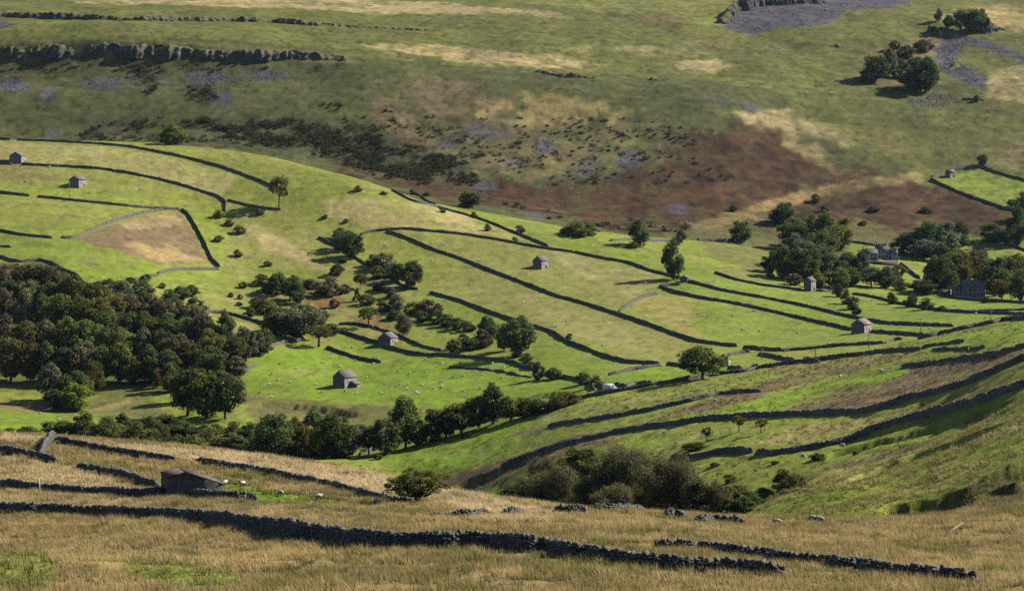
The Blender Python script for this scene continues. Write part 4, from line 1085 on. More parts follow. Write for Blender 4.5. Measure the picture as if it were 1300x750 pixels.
# ------------------------------------------------------------------ walls
WALLS = [  # layer, points, height, fallen, label
 ('M', [(-60,176),(0,177.5),(13,178.5)], 1.5, 0, 'short dark wall on hilltop skyline left of the gap'),
 ('M', [(21.5,178.5),(76,180.5),(127,183.5),(165,187),(203,194),(241,202),(279,212),(330,230),(347,238)], 1.5, 0, 'long dark wall curving over the hilltop down to the lone tree'),
 ('M', [(-50,204.5),(0,205.5),(10,206)], 1.4, 0, 'short wall meeting left side of the uppermost barn'),
 ('M', [(-50,207.5),(0,208.5),(16,209.5)], 1.4, 0, 'wall stub just below the uppermost barn, left of gateway'),
 ('M', [(27,209.5),(89,212.5),(127,215),(165,221),(203,228.5),(241,239),(279,251),(287,258),(286,271)], 1.5, 0, 'long wall between the two upper barns, hooked at its right end'),
 ('M', [(289,255),(305,259),(330,265),(357,267)], 1.3, 0, 'pale wall from the hook of the upper wall to the lone tree'),
 ('M', [(-60,243),(0,245.5),(38,249.5)], 1.5, 0, 'dark wall below the second barn, left of its gateway'),
 ('M', [(47,250.5),(89,255),(140,260),(178,264),(208,266),(229,266.5)], 1.5, 0, 'dark wall below the second barn running to the straw knoll'),
 ('M', [(230,267),(239,273),(249,290),(259,308),(269,331),(279,340.5)], 1.9, 0, 'thick dark wall dropping down right side of the straw knoll'),
 ('M', [(207,266.5),(178,272),(152,279),(127,288),(107,298),(94,303),(77,303)], 1.5, 0, 'sunlit grey wall up left side of the straw knoll'),
 ('M', [(-60,288),(0,294),(25,299),(67,303)], 1.5, 0, 'dark wall left of gateway beside the straw knoll'),
 ('M', [(279,342.5),(255,343),(228,342.5),(211,345),(200,349)], 1.5, 0, 'pale sunlit wall along foot of the straw knoll'),
 ('M', [(200,350),(180,353),(162,357),(145,361),(129,365)], 1.3, .3, 'broken shaded wall running down from straw knoll to the wood'),
 ('M', [(-60,322),(0,327),(20,334),(51,331),(66,335),(84,346),(98,351),(109,364),(111,373)], 1.6, 0, 'winding dark wall above top edge of the wood'),
 ('M', [(-20,312.5),(15,314.5)], 1.1, .3, 'short broken grey wall at left edge above the wood'),
 ('M', [(236,402),(266,397),(292,399.5),(320,407.5),(358,420.5),(386,431)], 1.6, 0, 'dark wall curving from the wood behind the big grey tree'),
 ('M', [(386,432),(358,436),(335,443),(325,452)], 1.4, 0, 'sunlit wall along the top of the barn pasture left corner'),
 ('M', [(325,464),(312,472),(295,480.5)], 1.4, 0, 'pale short wall at right foot of the wood'),
 ('M', [(414,442.5),(434,449.5),(460,457.5),(484,461)], 1.6, 0, 'dark straight wall between the two pasture barns'),
 ('M', [(432,421.5),(454,429),(477,435.5),(482,437)], 1.6, 0, 'dark wall running into left side of the bank barn'),
 ('M', [(430,413),(445,411.5),(462,414),(474,417)], 1.4, 0, 'pink grey wall at the thorn above the bank barn'),
 ('M', [(474,416),(495,423),(515,431),(535,440),(560,446)], 1.3, .25, 'low broken wall right of the bank barn, below rusty bracken'),
 ('M', [(486,440),(503,444.5),(531,451),(561,452),(594,454),(622,457),(648,460),(661,465),(677,471)], 1.5, .1, 'long wall from the bank barn along top of the sheep pasture'),
 ('M', [(684,475),(712,479),(732,483),(749,488),(766,497.5)], 1.4, 0, 'curved wall below the round shrubs ending at the white van'),
 ('M', [(570,466.5),(599,468.5),(630,471),(652,475.5),(676,480)], 1.0, .5, 'low ruined wall inside the sheep pasture'),
 ('M', [(490,294.5),(510,300.5),(548,317),(587,330),(625,345.5),(665,360.5),(703,375.5),(741,386),(782,399),(818,411),(856,425),(881,433.5),(919,439),(936,440.5)], 1.6, 0, 'longest straight dark wall crossing the big middle fields diagonally'),
 ('M', [(943,442.5),(970,445),(993,446)], 1.6, 0, 'short dark wall right of gap at end of longest wall'),
 ('M', [(457,300),(467,295),(490,292.5),(518,291),(548,294.5),(587,298),(625,304),(650,308.5),(691,316),(729,321)], 1.4, 0, 'sunlit grey wall along the top edge of the big middle field'),
 ('M', [(729,321),(762,328),(797,334),(830,346),(846,349.5),(868,355)], 1.5, 0, 'dark wall continuing right of barn field down to the tall tree'),
 ('M', [(404,303),(414,307),(424,313)], 1.6, 0, 'short dark wall stub left of the hillside bushes'),
 ('M', [(424,313),(440,319),(460,334),(490,347),(510,363),(531,369)], 1.3, .2, 'dark wall under the row of hillside bushes'),
 ('M', [(545,372.5),(574,380),(587,384),(612,394),(647,406),(672,414),(701,422),(716,433),(741,443),(772,455),(797,461),(838,463)], 1.6, 0, 'winding dark wall on lower side of the big middle field'),
 ('M', [(846,463.5),(862,465),(875,466)], 1.5, 0, 'short dark wall beside the big round field tree'),
 ('M', [(840,464.5),(822,467),(805,469.5),(772,477)], 1.3, 0, 'sunlit grey wall between two bright green meadows'),
 ('M', [(497,242),(523,256),(548,261.5),(574,269),(599,275.5),(625,284.5),(650,295),(665,300.5),(696,314)], 1.4, 0, 'dark wall down behind the ridge to the barn field corner'),
 ('M', [(528,246),(541,254),(553,262)], 1.2, 0, 'thin wall crossing the strip behind the ridge'),
 ('M', [(868,356),(881,360),(919,370),(970,379),(1021,389),(1066,400),(1097,406.5),(1127,411.5),(1173,413.5),(1211,415)], 1.5, 0, 'long dark wall passing just above the red roofed barn'),
 ('M', [(837,364),(856,372),(894,380),(932,386),(970,394),(1008,403),(1046,411.5),(1083,420)], 1.6, 0, 'dark wall running into the left side of red roofed barn'),
 ('M', [(1105,422),(1148,425),(1173,427)], 1.5, 0, 'dark wall leaving right side of the red roofed barn'),
 ('M', [(836,373),(815,378),(803,384),(792,393),(785,397)], 1.4, 0, 'sunlit wall curving at left end of the straw meadow'),
 ('M', [(837,364),(850,362.5),(864,362)], 1.4, 0, 'short pale wall at the foot of the tall dark tree'),
 ('M', [(907,347),(932,355.5),(970,363),(1008,368),(1019,369)], 1.4, 0, 'dark wall running into left side of the slender barn'),
 ('M', [(1036,370),(1056,371)], 1.4, 0, 'short dark wall right of the slender barn'),
 ('M', [(1082,374),(1110,378),(1135,385),(1168,391),(1198,395.5),(1236,398),(1300,400),(1360,401)], 1.5, 0, 'long dark wall under the three meadow bushes'),
 ('M', [(1240,396),(1259,395.5),(1300,394),(1360,393)], 1.2, 0, 'thin dark wall meeting the meadow wall at right edge'),
 ('M', [(1160,368),(1190,373),(1215,380),(1249,382.5),(1300,385.5),(1360,387)], 1.6, 0, 'dark wall in front of the grey house garden'),
 ('M', [(993,446.5),(1033,443),(1071,439),(1122,436.5)], 1.4, 0, 'pale wall below the red roofed barn'),
 ('M', [(1124,436),(1134,432.5),(1145,431)], 1.2, .4, 'rubble wall stub right of the pale wall'),
 ('M', [(962,451),(980,453.5),(995,457),(1023,460),(1040,461)], 1.5, 0, 'dark wall under the electric poles near the spur'),
 ('M', [(915,454),(930,451),(942,448),(952,447)], 1.3, 0, 'pale wall right of the stone gable ruin'),
 ('M', [(924,468),(945,468.5),(962,468)], 1.4, 0, 'short dark wall right of the big round tree'),
 ('M', [(764,490),(780,492),(794,492.5)], 1.5, 0, 'short dark wall right behind the white van'),
 ('M', [(794,493),(806,488.5),(828,487.5)], 1.3, 0, 'pale wall corner beside the bright meadow'),
 ('R', [(456,578),(485,567.5),(518,559),(544,550.5),(578,540.5),(620,532),(640,527),(691,516),(720,510),(754,503),(788,497),(830,489.5),(872,482.5),(906,476.5),(940,473),(970,467),(1008,462),(1046,457),(1097,450.5),(1122,447.5),(1168,445)], 1.6, 0, 'long dark wall along the whole crest of the near spur'),
 ('R', [(1165,430),(1198,419),(1236,411.5),(1275,407),(1300,405.5),(1360,402)], 1.7, 0, 'dark wall on spur crest running off the right edge'),
 ('R', [(1168,442.5),(1185,440),(1198,437),(1212,435.5),(1224,434.5)], 1.2, .4, 'broken rubble wall on bright pasture right of crest wall'),
 ('R', [(1183,445),(1198,444.5),(1225,443.5),(1250,443)], 1.0, .3, 'low wall remnant near the small post on spur'),
 ('R', [(1145,466.5),(1155,465),(1186,462.5),(1217,457.5),(1249,453.5),(1275,448.5),(1300,441.5),(1350,428)], 1.2, 0, 'thin dark wall above brown rushes at right of spur'),
 ('R', [(696,542),(720,537.5),(754,533.5),(788,528.5),(822,522),(845,516.5),(864,513),(889,507),(905,502.5),(923,499.5),(945,498.5),(967,497.5)], 1.5, .1, 'dark wall above the bright strip in the middle of spur'),
 ('R', [(636,596),(662,583),(691,573),(725,563.5),(754,558),(788,549),(822,544),(864,539),(898,533),(927,531.5),(953,530),(980,529),(1033,526.5),(1092,525),(1122,518.5),(1145,510),(1168,504),(1198,498),(1224,489),(1249,479),(1275,468),(1300,457),(1350,440)], 1.6, 0, 'longest wall of the spur, sweeping from the hollow to right edge'),
 ('R', [(851,585),(870,583.5),(888,581),(913,576),(935,574),(955,576)], 1.6, 0, 'thick dark wall left of the lower spur gateway'),
 ('R', [(960,576),(981,578),(996,575.5),(1020,572.5),(1070,562.5),(1120,544),(1170,529),(1237,512.5),(1270,501),(1300,491),(1350,470)], 1.6, 0, 'dark wall right of lower spur gateway climbing to right edge'),
 ('X', [(1181,228),(1198,236.5),(1224,247.5),(1249,256.5),(1275,265.5),(1292,268.5)], 1.9, 0, 'dark wall on lower side of the high corner field'),
 ('X', [(1183,226),(1192,222),(1212,217),(1239,211)], 1.6, 0, 'pale wall along top of the high corner field'),
 ('X', [(1242,210.5),(1262,219),(1292,228),(1330,236)], 1.9, 0, 'dark wall right of the lone tree above corner field'),
 ('X', [(1221,126.5),(1236,128),(1249,128)], 1.6, .2, 'short wall below the scree at upper right'),
 ('M', [(1212,327),(1236,318),(1255,313),(1272,310)], 1.8, 0, 'pale wall climbing behind the grove right of farmhouse'),
 ('M', [(1275,309),(1288,314),(1310,322)], 1.8, 0, 'dark wall dropping to the right edge behind the groves'),
 ('M', [(1143,334.5),(1155,345),(1168,356)], 1.8, 0, 'dark wall down the lane beside the white farmhouse'),
 ('M', [(1077,308),(1095,309.5),(1112,313)], 1.5, 0, 'dark wall above small field behind white farmhouse'),
 ('M', [(774,306.5),(800,305),(825,306.5),(863,307)], 1.4, .2, 'grey wall at foot of the bracken beside dark trees'),
 ('M', [(885,305.5),(910,306.5),(945,307)], 1.8, 0, 'dark wall at foot of the bracken, right of centre trees'),
]
for i, (lay, pts, h, fallen, lab) in enumerate(WALLS):
    stone_wall(pts, lay, h * (.62 if lay == 'R' else .78), False, 40 + i, lab, fallen)
NEAR = [
 ([(-40,648),(0,650),(40,651),(80,653),(120,655),(160,657),(200,659),(240,662),(280,669),(320,677),(360,684),(400,690),(450,695),(500,698),(550,696),(600,696),(650,699),(700,705),(750,712),(800,719),(850,723),(900,725),(950,728),(1000,731)], [1.05, 1.0, 1.1, 1.5, 1.6, 1.35, 1.0, .75], .06, 'longest tumbled stone wall crossing the straw grass, nearest the viewer'),
 ([(-40,614),(0,617),(50,624),(100,627.5),(133,629),(183,630.5),(215,629)], .92, .05, 'stone wall above the longest one, left of the low shed'),
 ([(218,630),(231,631),(265,633.5),(290,634),(326,634.5)], .85, .25, 'jagged stone wall in front of the low shed'),
 ([(-30,567),(0,572),(33,579.5),(52,583),(73,588)], .9, .1, 'dark wall at the left edge below the lit cross wall'),
 ([(51,584),(55,573),(61,562),(68,555)], 1.25, 0, 'sunlit cross wall climbing away at left edge of near hill'),
 ([(70,561),(101,567),(135,574),(169,579),(212,586),(224,587)], .92, .05, 'upper wall on near hill left of the gap'),
 ([(98,595),(127,600),(161,607),(186,616),(200,620)], .9, .1, 'dark wall running into left side of the low shed'),
 ([(250,587),(285,592.5),(318,598),(352,604),(386,611),(420,619),(460,630),(500,639),(520,641)], .72, .1, 'long dark wall from the gap down to the hawthorn'),
 ([(543,656),(560,657.5),(587,658),(610,656),(626,656)], .75, .5, 'low ruined wall right of the hawthorn'),
 ([(638,654),(650,653.5),(666,652)], .6, .4, 'tiny wall remnant on right of the low ruined wall'),
 ([(703,652),(722,652.5),(746,653.5)], .95, .05, 'left piece of broken wall on the hill edge'),
 ([(746,649),(780,649),(805,649),(816,650)], .8, 0, 'rounded second piece of broken wall on hill edge'),
 ([(843,657),(855,659),(869,661)], 1.0, 0, 'short isolated block of wall on hill edge'),
 ([(883,664),(905,665),(925,666.5),(944,668)], .9, .1, 'rightmost piece of broken wall on hill edge'),
 ([(830,696),(870,699),(907,703),(967,710),(1020,717),(1070,723),(1137,732),(1223,739),(1240,740)], .72, .1, 'wall crossing the straw grass at lower right'),
]
for i, (pts, h, fallen, lab) in enumerate(NEAR):
    stone_wall(pts, 'F', [q * .76 for q in h] if isinstance(h, list) else h * .74, True, 400 + i, lab, fallen)

# ------------------------------------------------------------------ crags
crag([(-120,70),(0,71),(60,71),(120,71),(180,72),(240,73),(300,74),(360,76),(400,76),(447,78)], 'X', [7,7.5,7.5,8,7,8,7.5,7.5,7,6.5,6,4], 3, 'long grey cliff across the far hillside at left')
crag([(-120,20),(0,22),(70,24),(150,26),(240,27),(320,28),(400,32),(480,37),(575,40)], 'X', [4.5,5,4,4.5,3.5,4.5,3.5,4,3.5,2.5,2,1], 5, 'thin upper cliff line above the long cliff', 6, .7)
crag([(918,34),(925,26),(935,19),(948,13),(960,8),(985,6),(1010,6),(1050,4)], 'X', [4,7,9,9,10,9,7,4], 8, 'pale broken cliff above scree at the top', 8)
crag([(1246,40),(1253,41),(1262,40),(1272,37)], 'X', [9,11,8,3], 12, 'small cliff beside the dark trees at upper right', 7)
crag([(1180,45),(1188,42),(1196,42)], 'X', [5,7,5], 14, 'small outcrop left of dark trees at upper right', 6)
crag([(1054,62),(1064,60),(1074,57)], 'X', [2,3,2], 16, 'low outcrop on upper right hillside', 5, .6)
crag([(672,92),(690,93),(705,96),(720,98),(745,99),(765,101)], 'X', [2,3,1,4,1,3], 18, 'row of small outcrops below the straw terrace', 5, .7)
crag([(820,101),(832,103)], 'X', [2,3,1], 19, 'small outcrop right of the straw terrace', 5, .6)
crag([(1122,86),(1132,78),(1145,68),(1158,62)], 'X', [2,4,5,3], 21, 'rough brown outcrop running up behind left trees at upper right', 5, .8)
crag([(1204,92),(1216,84),(1226,76)], 'X', [1,2,1], 22, 'small outcrop in the scree at upper right', 4, .6)
crag([(1160,66),(1172,60),(1184,52)], 'X', [3,5,4], 20, 'brown outcrop above dark trees at upper right', 6, .8)

# ------------------------------------------------------------------ trees and shrubs
REG = {
 'wback': 'in the top rows of the hillside wood', 'wmid': 'in the middle of the hillside wood', 'wlow': 'in lower middle of the hillside wood',
 'wfront': 'along lower edge of the hillside wood', 'wend': 'at right end of the hillside wood', 'wtop': 'by the broken wall above the wood',
 'bl': 'by the stream behind the near hill wall', 'bm': 'by the stream below the lone pasture barn', 'br': 'by the stream below the sheep pasture',
 'bank': 'on the bank above the pasture barns', 'line': 'in the scrub line crossing the middle hill', 'hw': 'under the wall on the middle hill',
 'up': 'on upper slope of the middle hill', 'knoll': 'on the slope right of the straw knoll', 'ridge': 'at the ridge foot below the bracken',
 'fl': 'in the grove left of the white farmhouse', 'fr': 'in the grove right of the white farmhouse', 'gh': 'around the grey house',
 'mead': 'on the meadow wall below the grey house', 'lane': 'on the lane right of the slender barn', 'brk': 'on the bracken slope',
 'top': 'below the cliffs at upper right', 'hol': 'in the hollow behind the near hill', 'spur': 'on the near spur',
 'pas': 'at the right end of the sheep pasture', 'mid': 'right of the sheep pasture', 'fld': 'on the big middle field wall', 'mfl': 'below the farmhouse grove',
}
P = []
def add(lay, reg, rows): P.extend((lay, reg) + r for r in rows)
add('M', 'wback', [(4,374,30,36,'brown'),(26,370,32,34,'brown'),(47,371,30,34,'brown'),(64,372,32,34,'brown'),(80,376,24,28,'brown'),
  (12,392,30,34,'dark'),(35,392,30,36,'brown'),(58,392,28,32,'dark'),(74,398,36,38,'oak'),(96,396,40,44,'oak'),(116,398,30,36,'olive'),(134,400,28,32,'olive')])
add('M', 'wtop', [(112,372,16,12,'bush'),(122,366,18,11,'bush'),(138,372,24,22,'obush'),(150,366,18,12,'bush'),(158,384,32,30,'grey'),(180,384,34,32,'dark'),(165,359,16,9,'bush'),(185,356,14,9,'bush'),(206,366,10,9,'bush'),(215,384,22,18,'bush'),(230,380,24,20,'bush'),(245,376,20,16,'bush'),(222,395,24,20,'bush'),(248,392,22,16,'bush'),(200,390,18,14,'gbush')])
add('M', 'wmid', [(6,418,34,44,'brown'),(32,418,30,42,'brown'),(52,416,28,38,'dark'),(74,424,38,44,'oak'),(100,424,36,42,'oak'),(122,424,34,40,'olive'),(146,418,30,36,'olive'),
  (152,408,32,32,'brown'),(170,412,34,34,'brown'),(190,414,34,34,'brown'),(212,418,36,34,'brown'),(232,420,30,32,'brown'),(250,428,36,38,'brown'),
  (140,440,34,42,'dark'),(165,440,32,40,'dark'),(188,440,34,40,'oak'),(212,440,34,36,'dark'),(234,444,34,36,'oak'),(258,448,36,46,'brown')])
add('M', 'wend', [(283,452,36,54,'dark'),(296,462,30,36,'oak'),(312,458,32,44,'grey'),(268,462,36,44,'olive'),(297,478,30,26,'bbush'),(270,480,40,40,'dark'),(244,474,34,40,'olive'),(328,452,34,28,'grey'),(306,470,18,14,'gbush')])
add('M', 'wlow', [(8,456,38,48,'brown'),(34,456,28,44,'olive'),(56,452,30,40,'brown'),(84,456,40,46,'oak'),(110,458,38,44,'oak'),(136,464,32,42,'dark'),(158,468,34,48,'olive'),(182,466,30,46,'grey'),(204,466,34,42,'dark'),(226,470,34,42,'brown'),(120,452,30,36,'olive'),
  (14,484,42,52,'olive'),(38,486,24,48,'olive'),(56,484,30,44,'dark'),(78,484,34,40,'dark'),(104,482,44,44,'brown'),(130,484,28,40,'oak'),(150,486,34,44,'oak'),(168,488,28,36,'olive'),(190,486,32,42,'dark'),(212,484,36,38,'dark')])
add('M', 'wfront', [(62,508,34,44,'grey'),(82,512,30,36,'dark'),(98,508,30,34,'dark'),(120,502,26,42,'olive'),(93,520,40,36,'bright'),(72,520,30,26,'dark'),(105,506,30,30,'oak'),(200,492,15,24,'rust'),(217,498,32,34,'oak'),
  (238,528,48,58,'dark'),(262,530,54,62,'oak'),(286,532,46,56,'dark'),(232,512,34,38,'oak')])
add('M', 'bl', [(-6,560,30,18,'bush'),(10,556,24,15,'bush'),(38,559,34,20,'bush'),(62,558,30,24,'bush'),(84,562,34,30,'gbush'),(108,566,46,40,'oak'),(134,570,40,38,'oak'),(158,568,28,28,'gbush'),(176,572,46,36,'gbush'),(196,566,40,38,'dark'),(212,556,36,30,'dark'),(150,550,36,18,'obush'),(220,578,30,28,'dark')])
add('M', 'bm', [(240,580,50,36,'gbush'),(262,570,36,32,'obush'),(278,580,40,32,'obush'),(300,578,36,32,'bush'),(300,556,34,26,'obush'),(318,566,34,32,'dark'),(330,586,44,28,'gbush'),(350,580,48,54,'dark'),(366,586,40,24,'bush'),(378,572,26,46,'olive'),(398,570,36,54,'dark'),(402,584,22,34,'bright'),(424,578,44,52,'dark'),(396,590,40,15,'obush'),(342,560,40,34,'dark'),(275,552,30,20,'bush')])
add('M', 'br', [(448,574,26,38,'grey'),(468,574,30,36,'dark'),(490,574,40,46,'dark'),(515,566,44,66,'oak'),(531,562,26,32,'oak'),(548,558,38,38,'dark'),(566,552,34,36,'dark'),(586,548,48,38,'olive'),(608,540,34,40,'dark'),(626,536,34,52,'grey'),(648,532,34,32,'olive'),(668,526,32,24,'gbush'),(686,522,28,20,'bush'),(704,518,26,20,'bush'),(722,511,34,18,'obush'),(458,560,26,24,'grey')])
add('M', 'up', [(354,264,30,42,'field'),(277,277,13,11,'obush'),(291,287,14,9,'obush'),(305,297,16,13,'obush'),(277,307,14,10,'obush'),(302,326,14,10,'bush'),(412,278,9,7,'bush'),(439,283,8,7,'obush'),(455,243,12,8,'obush'),(487,247,10,5,'obush'),(330,273,12,9,'obush')])
add('M', 'knoll', [(308,366,12,9,'bush'),(293,377,7,7,'bush'),(305,380,8,7,'bush'),(304,388,9,6,'pbush'),(316,402,16,14,'bush'),(330,362,22,16,'obush'),(337,372,22,14,'obush'),(325,392,20,16,'obush'),(337,398,30,22,'obush'),(348,410,30,24,'obush'),(332,384,16,12,'pbush'),(340,338,12,8,'pbush')])
add('M', 'hw', [(436,318,30,28,'grey'),(448,328,34,36,'dark'),(430,304,20,16,'obush'),(472,338,18,16,'pbush'),(487,341,32,24,'bbush'),(505,358,24,26,'dark'),(522,366,34,36,'dark'),(517,368,12,13,'pbush'),(495,352,18,14,'bush'),(480,353,20,16,'obush'),(436,334,12,9,'bush'),(427,350,20,18,'obush')])
add('M', 'bank', [(352,374,32,30,'dark'),(368,382,32,34,'dark'),(378,386,24,28,'dark'),(395,366,26,13,'pbush'),(418,376,32,26,'bbush'),(405,372,14,10,'bush'),(438,372,16,14,'pbush'),(433,374,12,12,'bush'),(457,367,20,20,'field'),(425,391,15,13,'pbush'),(453,383,13,17,'conifer'),(466,387,22,16,'bush'),(481,369,18,14,'pbush'),(497,379,18,16,'pbush'),(468,416,28,28,'thorn'),(382,432,58,48,'grey'),(362,424,36,34,'olive'),(402,418,36,30,'dark'),(405,440,38,30,'thorn'),(334,446,34,30,'gbush'),(345,424,30,24,'obush'),(420,424,26,14,'bush')])
add('M', 'line', [(506,396,26,24,'bbush'),(488,395,20,16,'bush'),(500,406,22,14,'bush'),(524,400,26,20,'obush'),(540,398,26,22,'pbush'),(536,408,24,16,'bush'),(553,411,26,18,'bush'),(568,414,24,16,'bush'),(582,418,24,16,'bush'),(596,420,20,15,'bush'),(512,428,22,30,'bare'),(556,398,16,14,'bbush'),
  (619,436,30,38,'dark'),(612,441,26,24,'bbush'),(597,444,24,18,'bush'),(575,448,24,20,'obush'),(588,436,16,16,'pbush'),(655,452,52,54,'dark'),(640,446,24,26,'dark'),(656,453,18,14,'pbush'),(668,461,18,14,'bush'),(676,468,14,10,'bush')])
add('M', 'pas', [(684,482,17,25,'bush'),(705,481,24,16,'bush')])
add('M', 'mid', [(742,488,24,19,'bush'),(758,491,20,16,'bbush'),(722,431,10,10,'bbush')])
add('M', 'fld', [(892,481,60,46,'oak')])
add('M', 'ridge', [(592,263,24,20,'gbush'),(600,264,22,22,'dark'),(732,300,36,18,'gbush'),(748,299,26,16,'gbush'),(718,297,18,12,'bush'),(812,313,28,34,'dark'),(865,307,15,16,'dark'),(860,312,14,14,'dark'),(855,355,31,50,'dark'),(803,315,15,9,'bush'),(661,295,14,11,'bbush'),(654,307,8,8,'gbush'),(524,247,9,8,'bush'),(562,270,9,8,'bush'),(602,277,11,9,'bush'),(619,293,9,10,'bush'),(541,249,10,7,'bush')])
add('M', 'fl', [(940,309,24,28,'dark'),(1006,318,34,38,'dark'),(1026,316,34,40,'oak'),(1050,324,44,48,'oak'),(1068,318,26,40,'olive'),(1014,340,36,40,'grey'),(1040,338,40,44,'dark'),(998,354,36,36,'dark'),(980,346,28,24,'dark'),(1022,356,40,40,'dark'),(1046,354,36,40,'grey'),(1075,346,28,24,'dark'),(1068,358,28,26,'dark'),(1092,352,24,30,'dark'),(1030,344,26,30,'olive')])
add('M', 'mfl', [(1008,362,22,16,'bbush'),(1040,366,20,20,'olive'),(1062,366,34,28,'oak'),(1080,364,28,26,'oak'),(1106,364,30,28,'grey'),(1125,366,30,28,'grey'),(1143,368,20,16,'gbush'),(1110,352,26,16,'gbush'),(978,352,12,8,'bbush'),(1135,362,22,22,'dark'),(1140,350,24,16,'obush')])
add('M', 'lane', [(1063,377,14,18,'bush'),(1075,386,16,20,'bush'),(1083,393,18,20,'bbush'),(1087,399,14,16,'bush'),(1068,370,20,20,'dark')])
add('M', 'mead', [(1133,386,14,18,'bush'),(1156,390,19,20,'bush'),(1176,393,20,16,'bush'),(1195,395,12,8,'bush'),(1284,411,14,9,'bush'),(1298,409,10,9,'gbush')])
add('M', 'fr', [(1144,322,28,20,'dark'),(1162,324,36,34,'dark'),(1182,326,36,44,'dark'),(1198,324,36,42,'grey'),(1218,308,22,26,'dark'),(1172,330,34,26,'grey'),(1192,332,30,24,'dark'),(1224,312,16,14,'bush'),(1208,322,22,20,'gbush'),(1216,330,20,14,'gbush'),(1262,308,40,22,'dark'),(1292,312,30,44,'dark'),(1280,300,18,16,'gbush'),(1212,336,30,16,'gbush')])
add('M', 'gh', [(1188,370,30,42,'dark'),(1200,372,34,46,'dark'),(1216,366,36,46,'olive'),(1232,360,36,42,'olive'),(1172,374,36,18,'dark'),(1262,376,40,50,'dark'),(1282,372,30,46,'dark'),(1272,380,24,24,'olive'),(1296,382,32,36,'dark'),(1247,360,30,38,'grey'),(1290,352,26,30,'olive'),(1250,384,14,8,'bush')])
add('X', 'brk', [(995,284,30,28,'dark'),(986,283,24,18,'dark'),(1036,258,15,13,'gbush'),(1047,270,12,11,'bush'),(1172,271,14,9,'bush'),(1179,270,10,8,'bush'),(931,268,11,9,'bush'),(1110,268,16,8,'pbush'),(1095,286,12,7,'bush'),(1285,262,14,10,'dark'),(1297,278,24,34,'dark'),(1247,211,14,16,'dark')])
add('X', 'top', [(1160,118,38,32,'dark'),(1175,118,36,46,'dark'),(1168,112,30,40,'dark'),(1112,104,34,36,'dark'),(1100,106,22,18,'dark'),(1128,98,24,36,'grey'),(1220,40,26,28,'dark'),(1236,41,30,30,'dark'),(1246,38,20,26,'dark'),(1191,28,12,17,'dark'),(1150,74,26,20,'bbush'),(1170,66,24,18,'bbush'),(1241,129,10,9,'bush'),(1134,78,16,14,'obush'),(1146,88,18,16,'bush'),(1122,96,16,16,'bush'),(1158,82,14,10,'obush'),(1186,44,14,12,'bush'),(1204,36,16,18,'dark'),(1180,62,14,11,'bbush'),(1140,100,16,14,'obush'),(1138,64,18,14,'obush')])
add('X', 'farscrub', [(220,188,34,29,'gbush')])
add('R', 'hol', [(655,640,44,26,'obush'),(678,644,40,40,'bare'),(692,648,40,42,'bare'),(712,640,38,44,'bare'),(690,628,36,44,'bare'),(738,612,40,42,'oak'),(745,630,22,26,'bright'),(788,634,62,60,'bare'),(808,628,44,52,'bare'),(755,652,50,46,'bare'),(778,652,44,36,'bare'),(738,652,34,28,'bare'),(848,652,60,66,'bare'),(868,648,46,54,'bare'),(826,654,40,42,'bare'),(884,650,36,40,'grey'),(912,650,26,36,'bare'),(926,640,36,24,'obush'),(945,632,34,20,'obush'),(925,654,28,22,'bush'),(942,648,28,20,'bush'),(958,638,26,18,'bush'),(972,628,22,14,'bush'),(720,600,24,22,'obush'),(640,636,26,16,'obush'),(700,610,22,16,'gbush')])
add('R', 'spur', [(938,548,20,22,'thorn'),(966,549,18,20,'thorn'),(897,560,14,20,'thorn'),(884,571,36,11,'bush'),(873,570,20,10,'bush'),(997,622,38,28,'bush'),(1014,620,26,24,'obush'),(1038,584,22,12,'bush'),(984,589,14,7,'bush'),(928,612,22,12,'obush'),(908,592,14,7,'bush'),(590,555,14,8,'obush'),(480,583,12,9,'obush'),(1086,577,10,7,'bush')])
ORD = ['', 'first', 'second', 'third', 'fourth', 'fifth', 'sixth', 'seventh', 'eighth', 'ninth', 'tenth', 'eleventh', 'twelfth', 'thirteenth', 'fourteenth', 'fifteenth']
rb = random.Random(77)
for i in range(58):
    u = 92 + i * 6.1 + rb.uniform(-5, 5); v = np.interp(u, [95, 200, 300, 440], [572, 578, 590, 592]) - rb.choice([2, 10, 18, 26])
    P.append(('M', 'under', u, v, rb.uniform(22, 36), rb.uniform(17, 28), rb.choice(['bush', 'gbush', 'obush', 'bush'])))
REG['under'] = 'packed along the stream behind near hill'
REG['farscrub'] = 'behind the hilltop wall'
byk = {}
for q in P:
    key = (q[6 - 0] if False else q[-1], q[1])
    byk.setdefault((KIND[q[-1]][4], q[1]), []).append(q)
LAB = {}
for (sing, reg), L in byk.items():
    L.sort(key=lambda q: q[2]); plur = [k for k in KIND.values() if k[4] == sing][0][5]; n = len(L)
    for i, q in enumerate(L):
        if n == 1: lab = sing + ' ' + REG[reg]
        elif n == 2: lab = ('left' if i == 0 else 'right') + ' one of two ' + plur + ' ' + REG[reg]
        elif reg == 'under': lab = 'one of many low ' + plur + ' ' + REG[reg]
        elif i == 0: lab = 'leftmost of the ' + plur + ' ' + REG[reg]
        elif i == n - 1: lab = 'rightmost of the ' + plur + ' ' + REG[reg]
        else: lab = ORD[i + 1] + ' from left of ' + plur + ' ' + REG[reg]
        LAB[id(q)] = lab
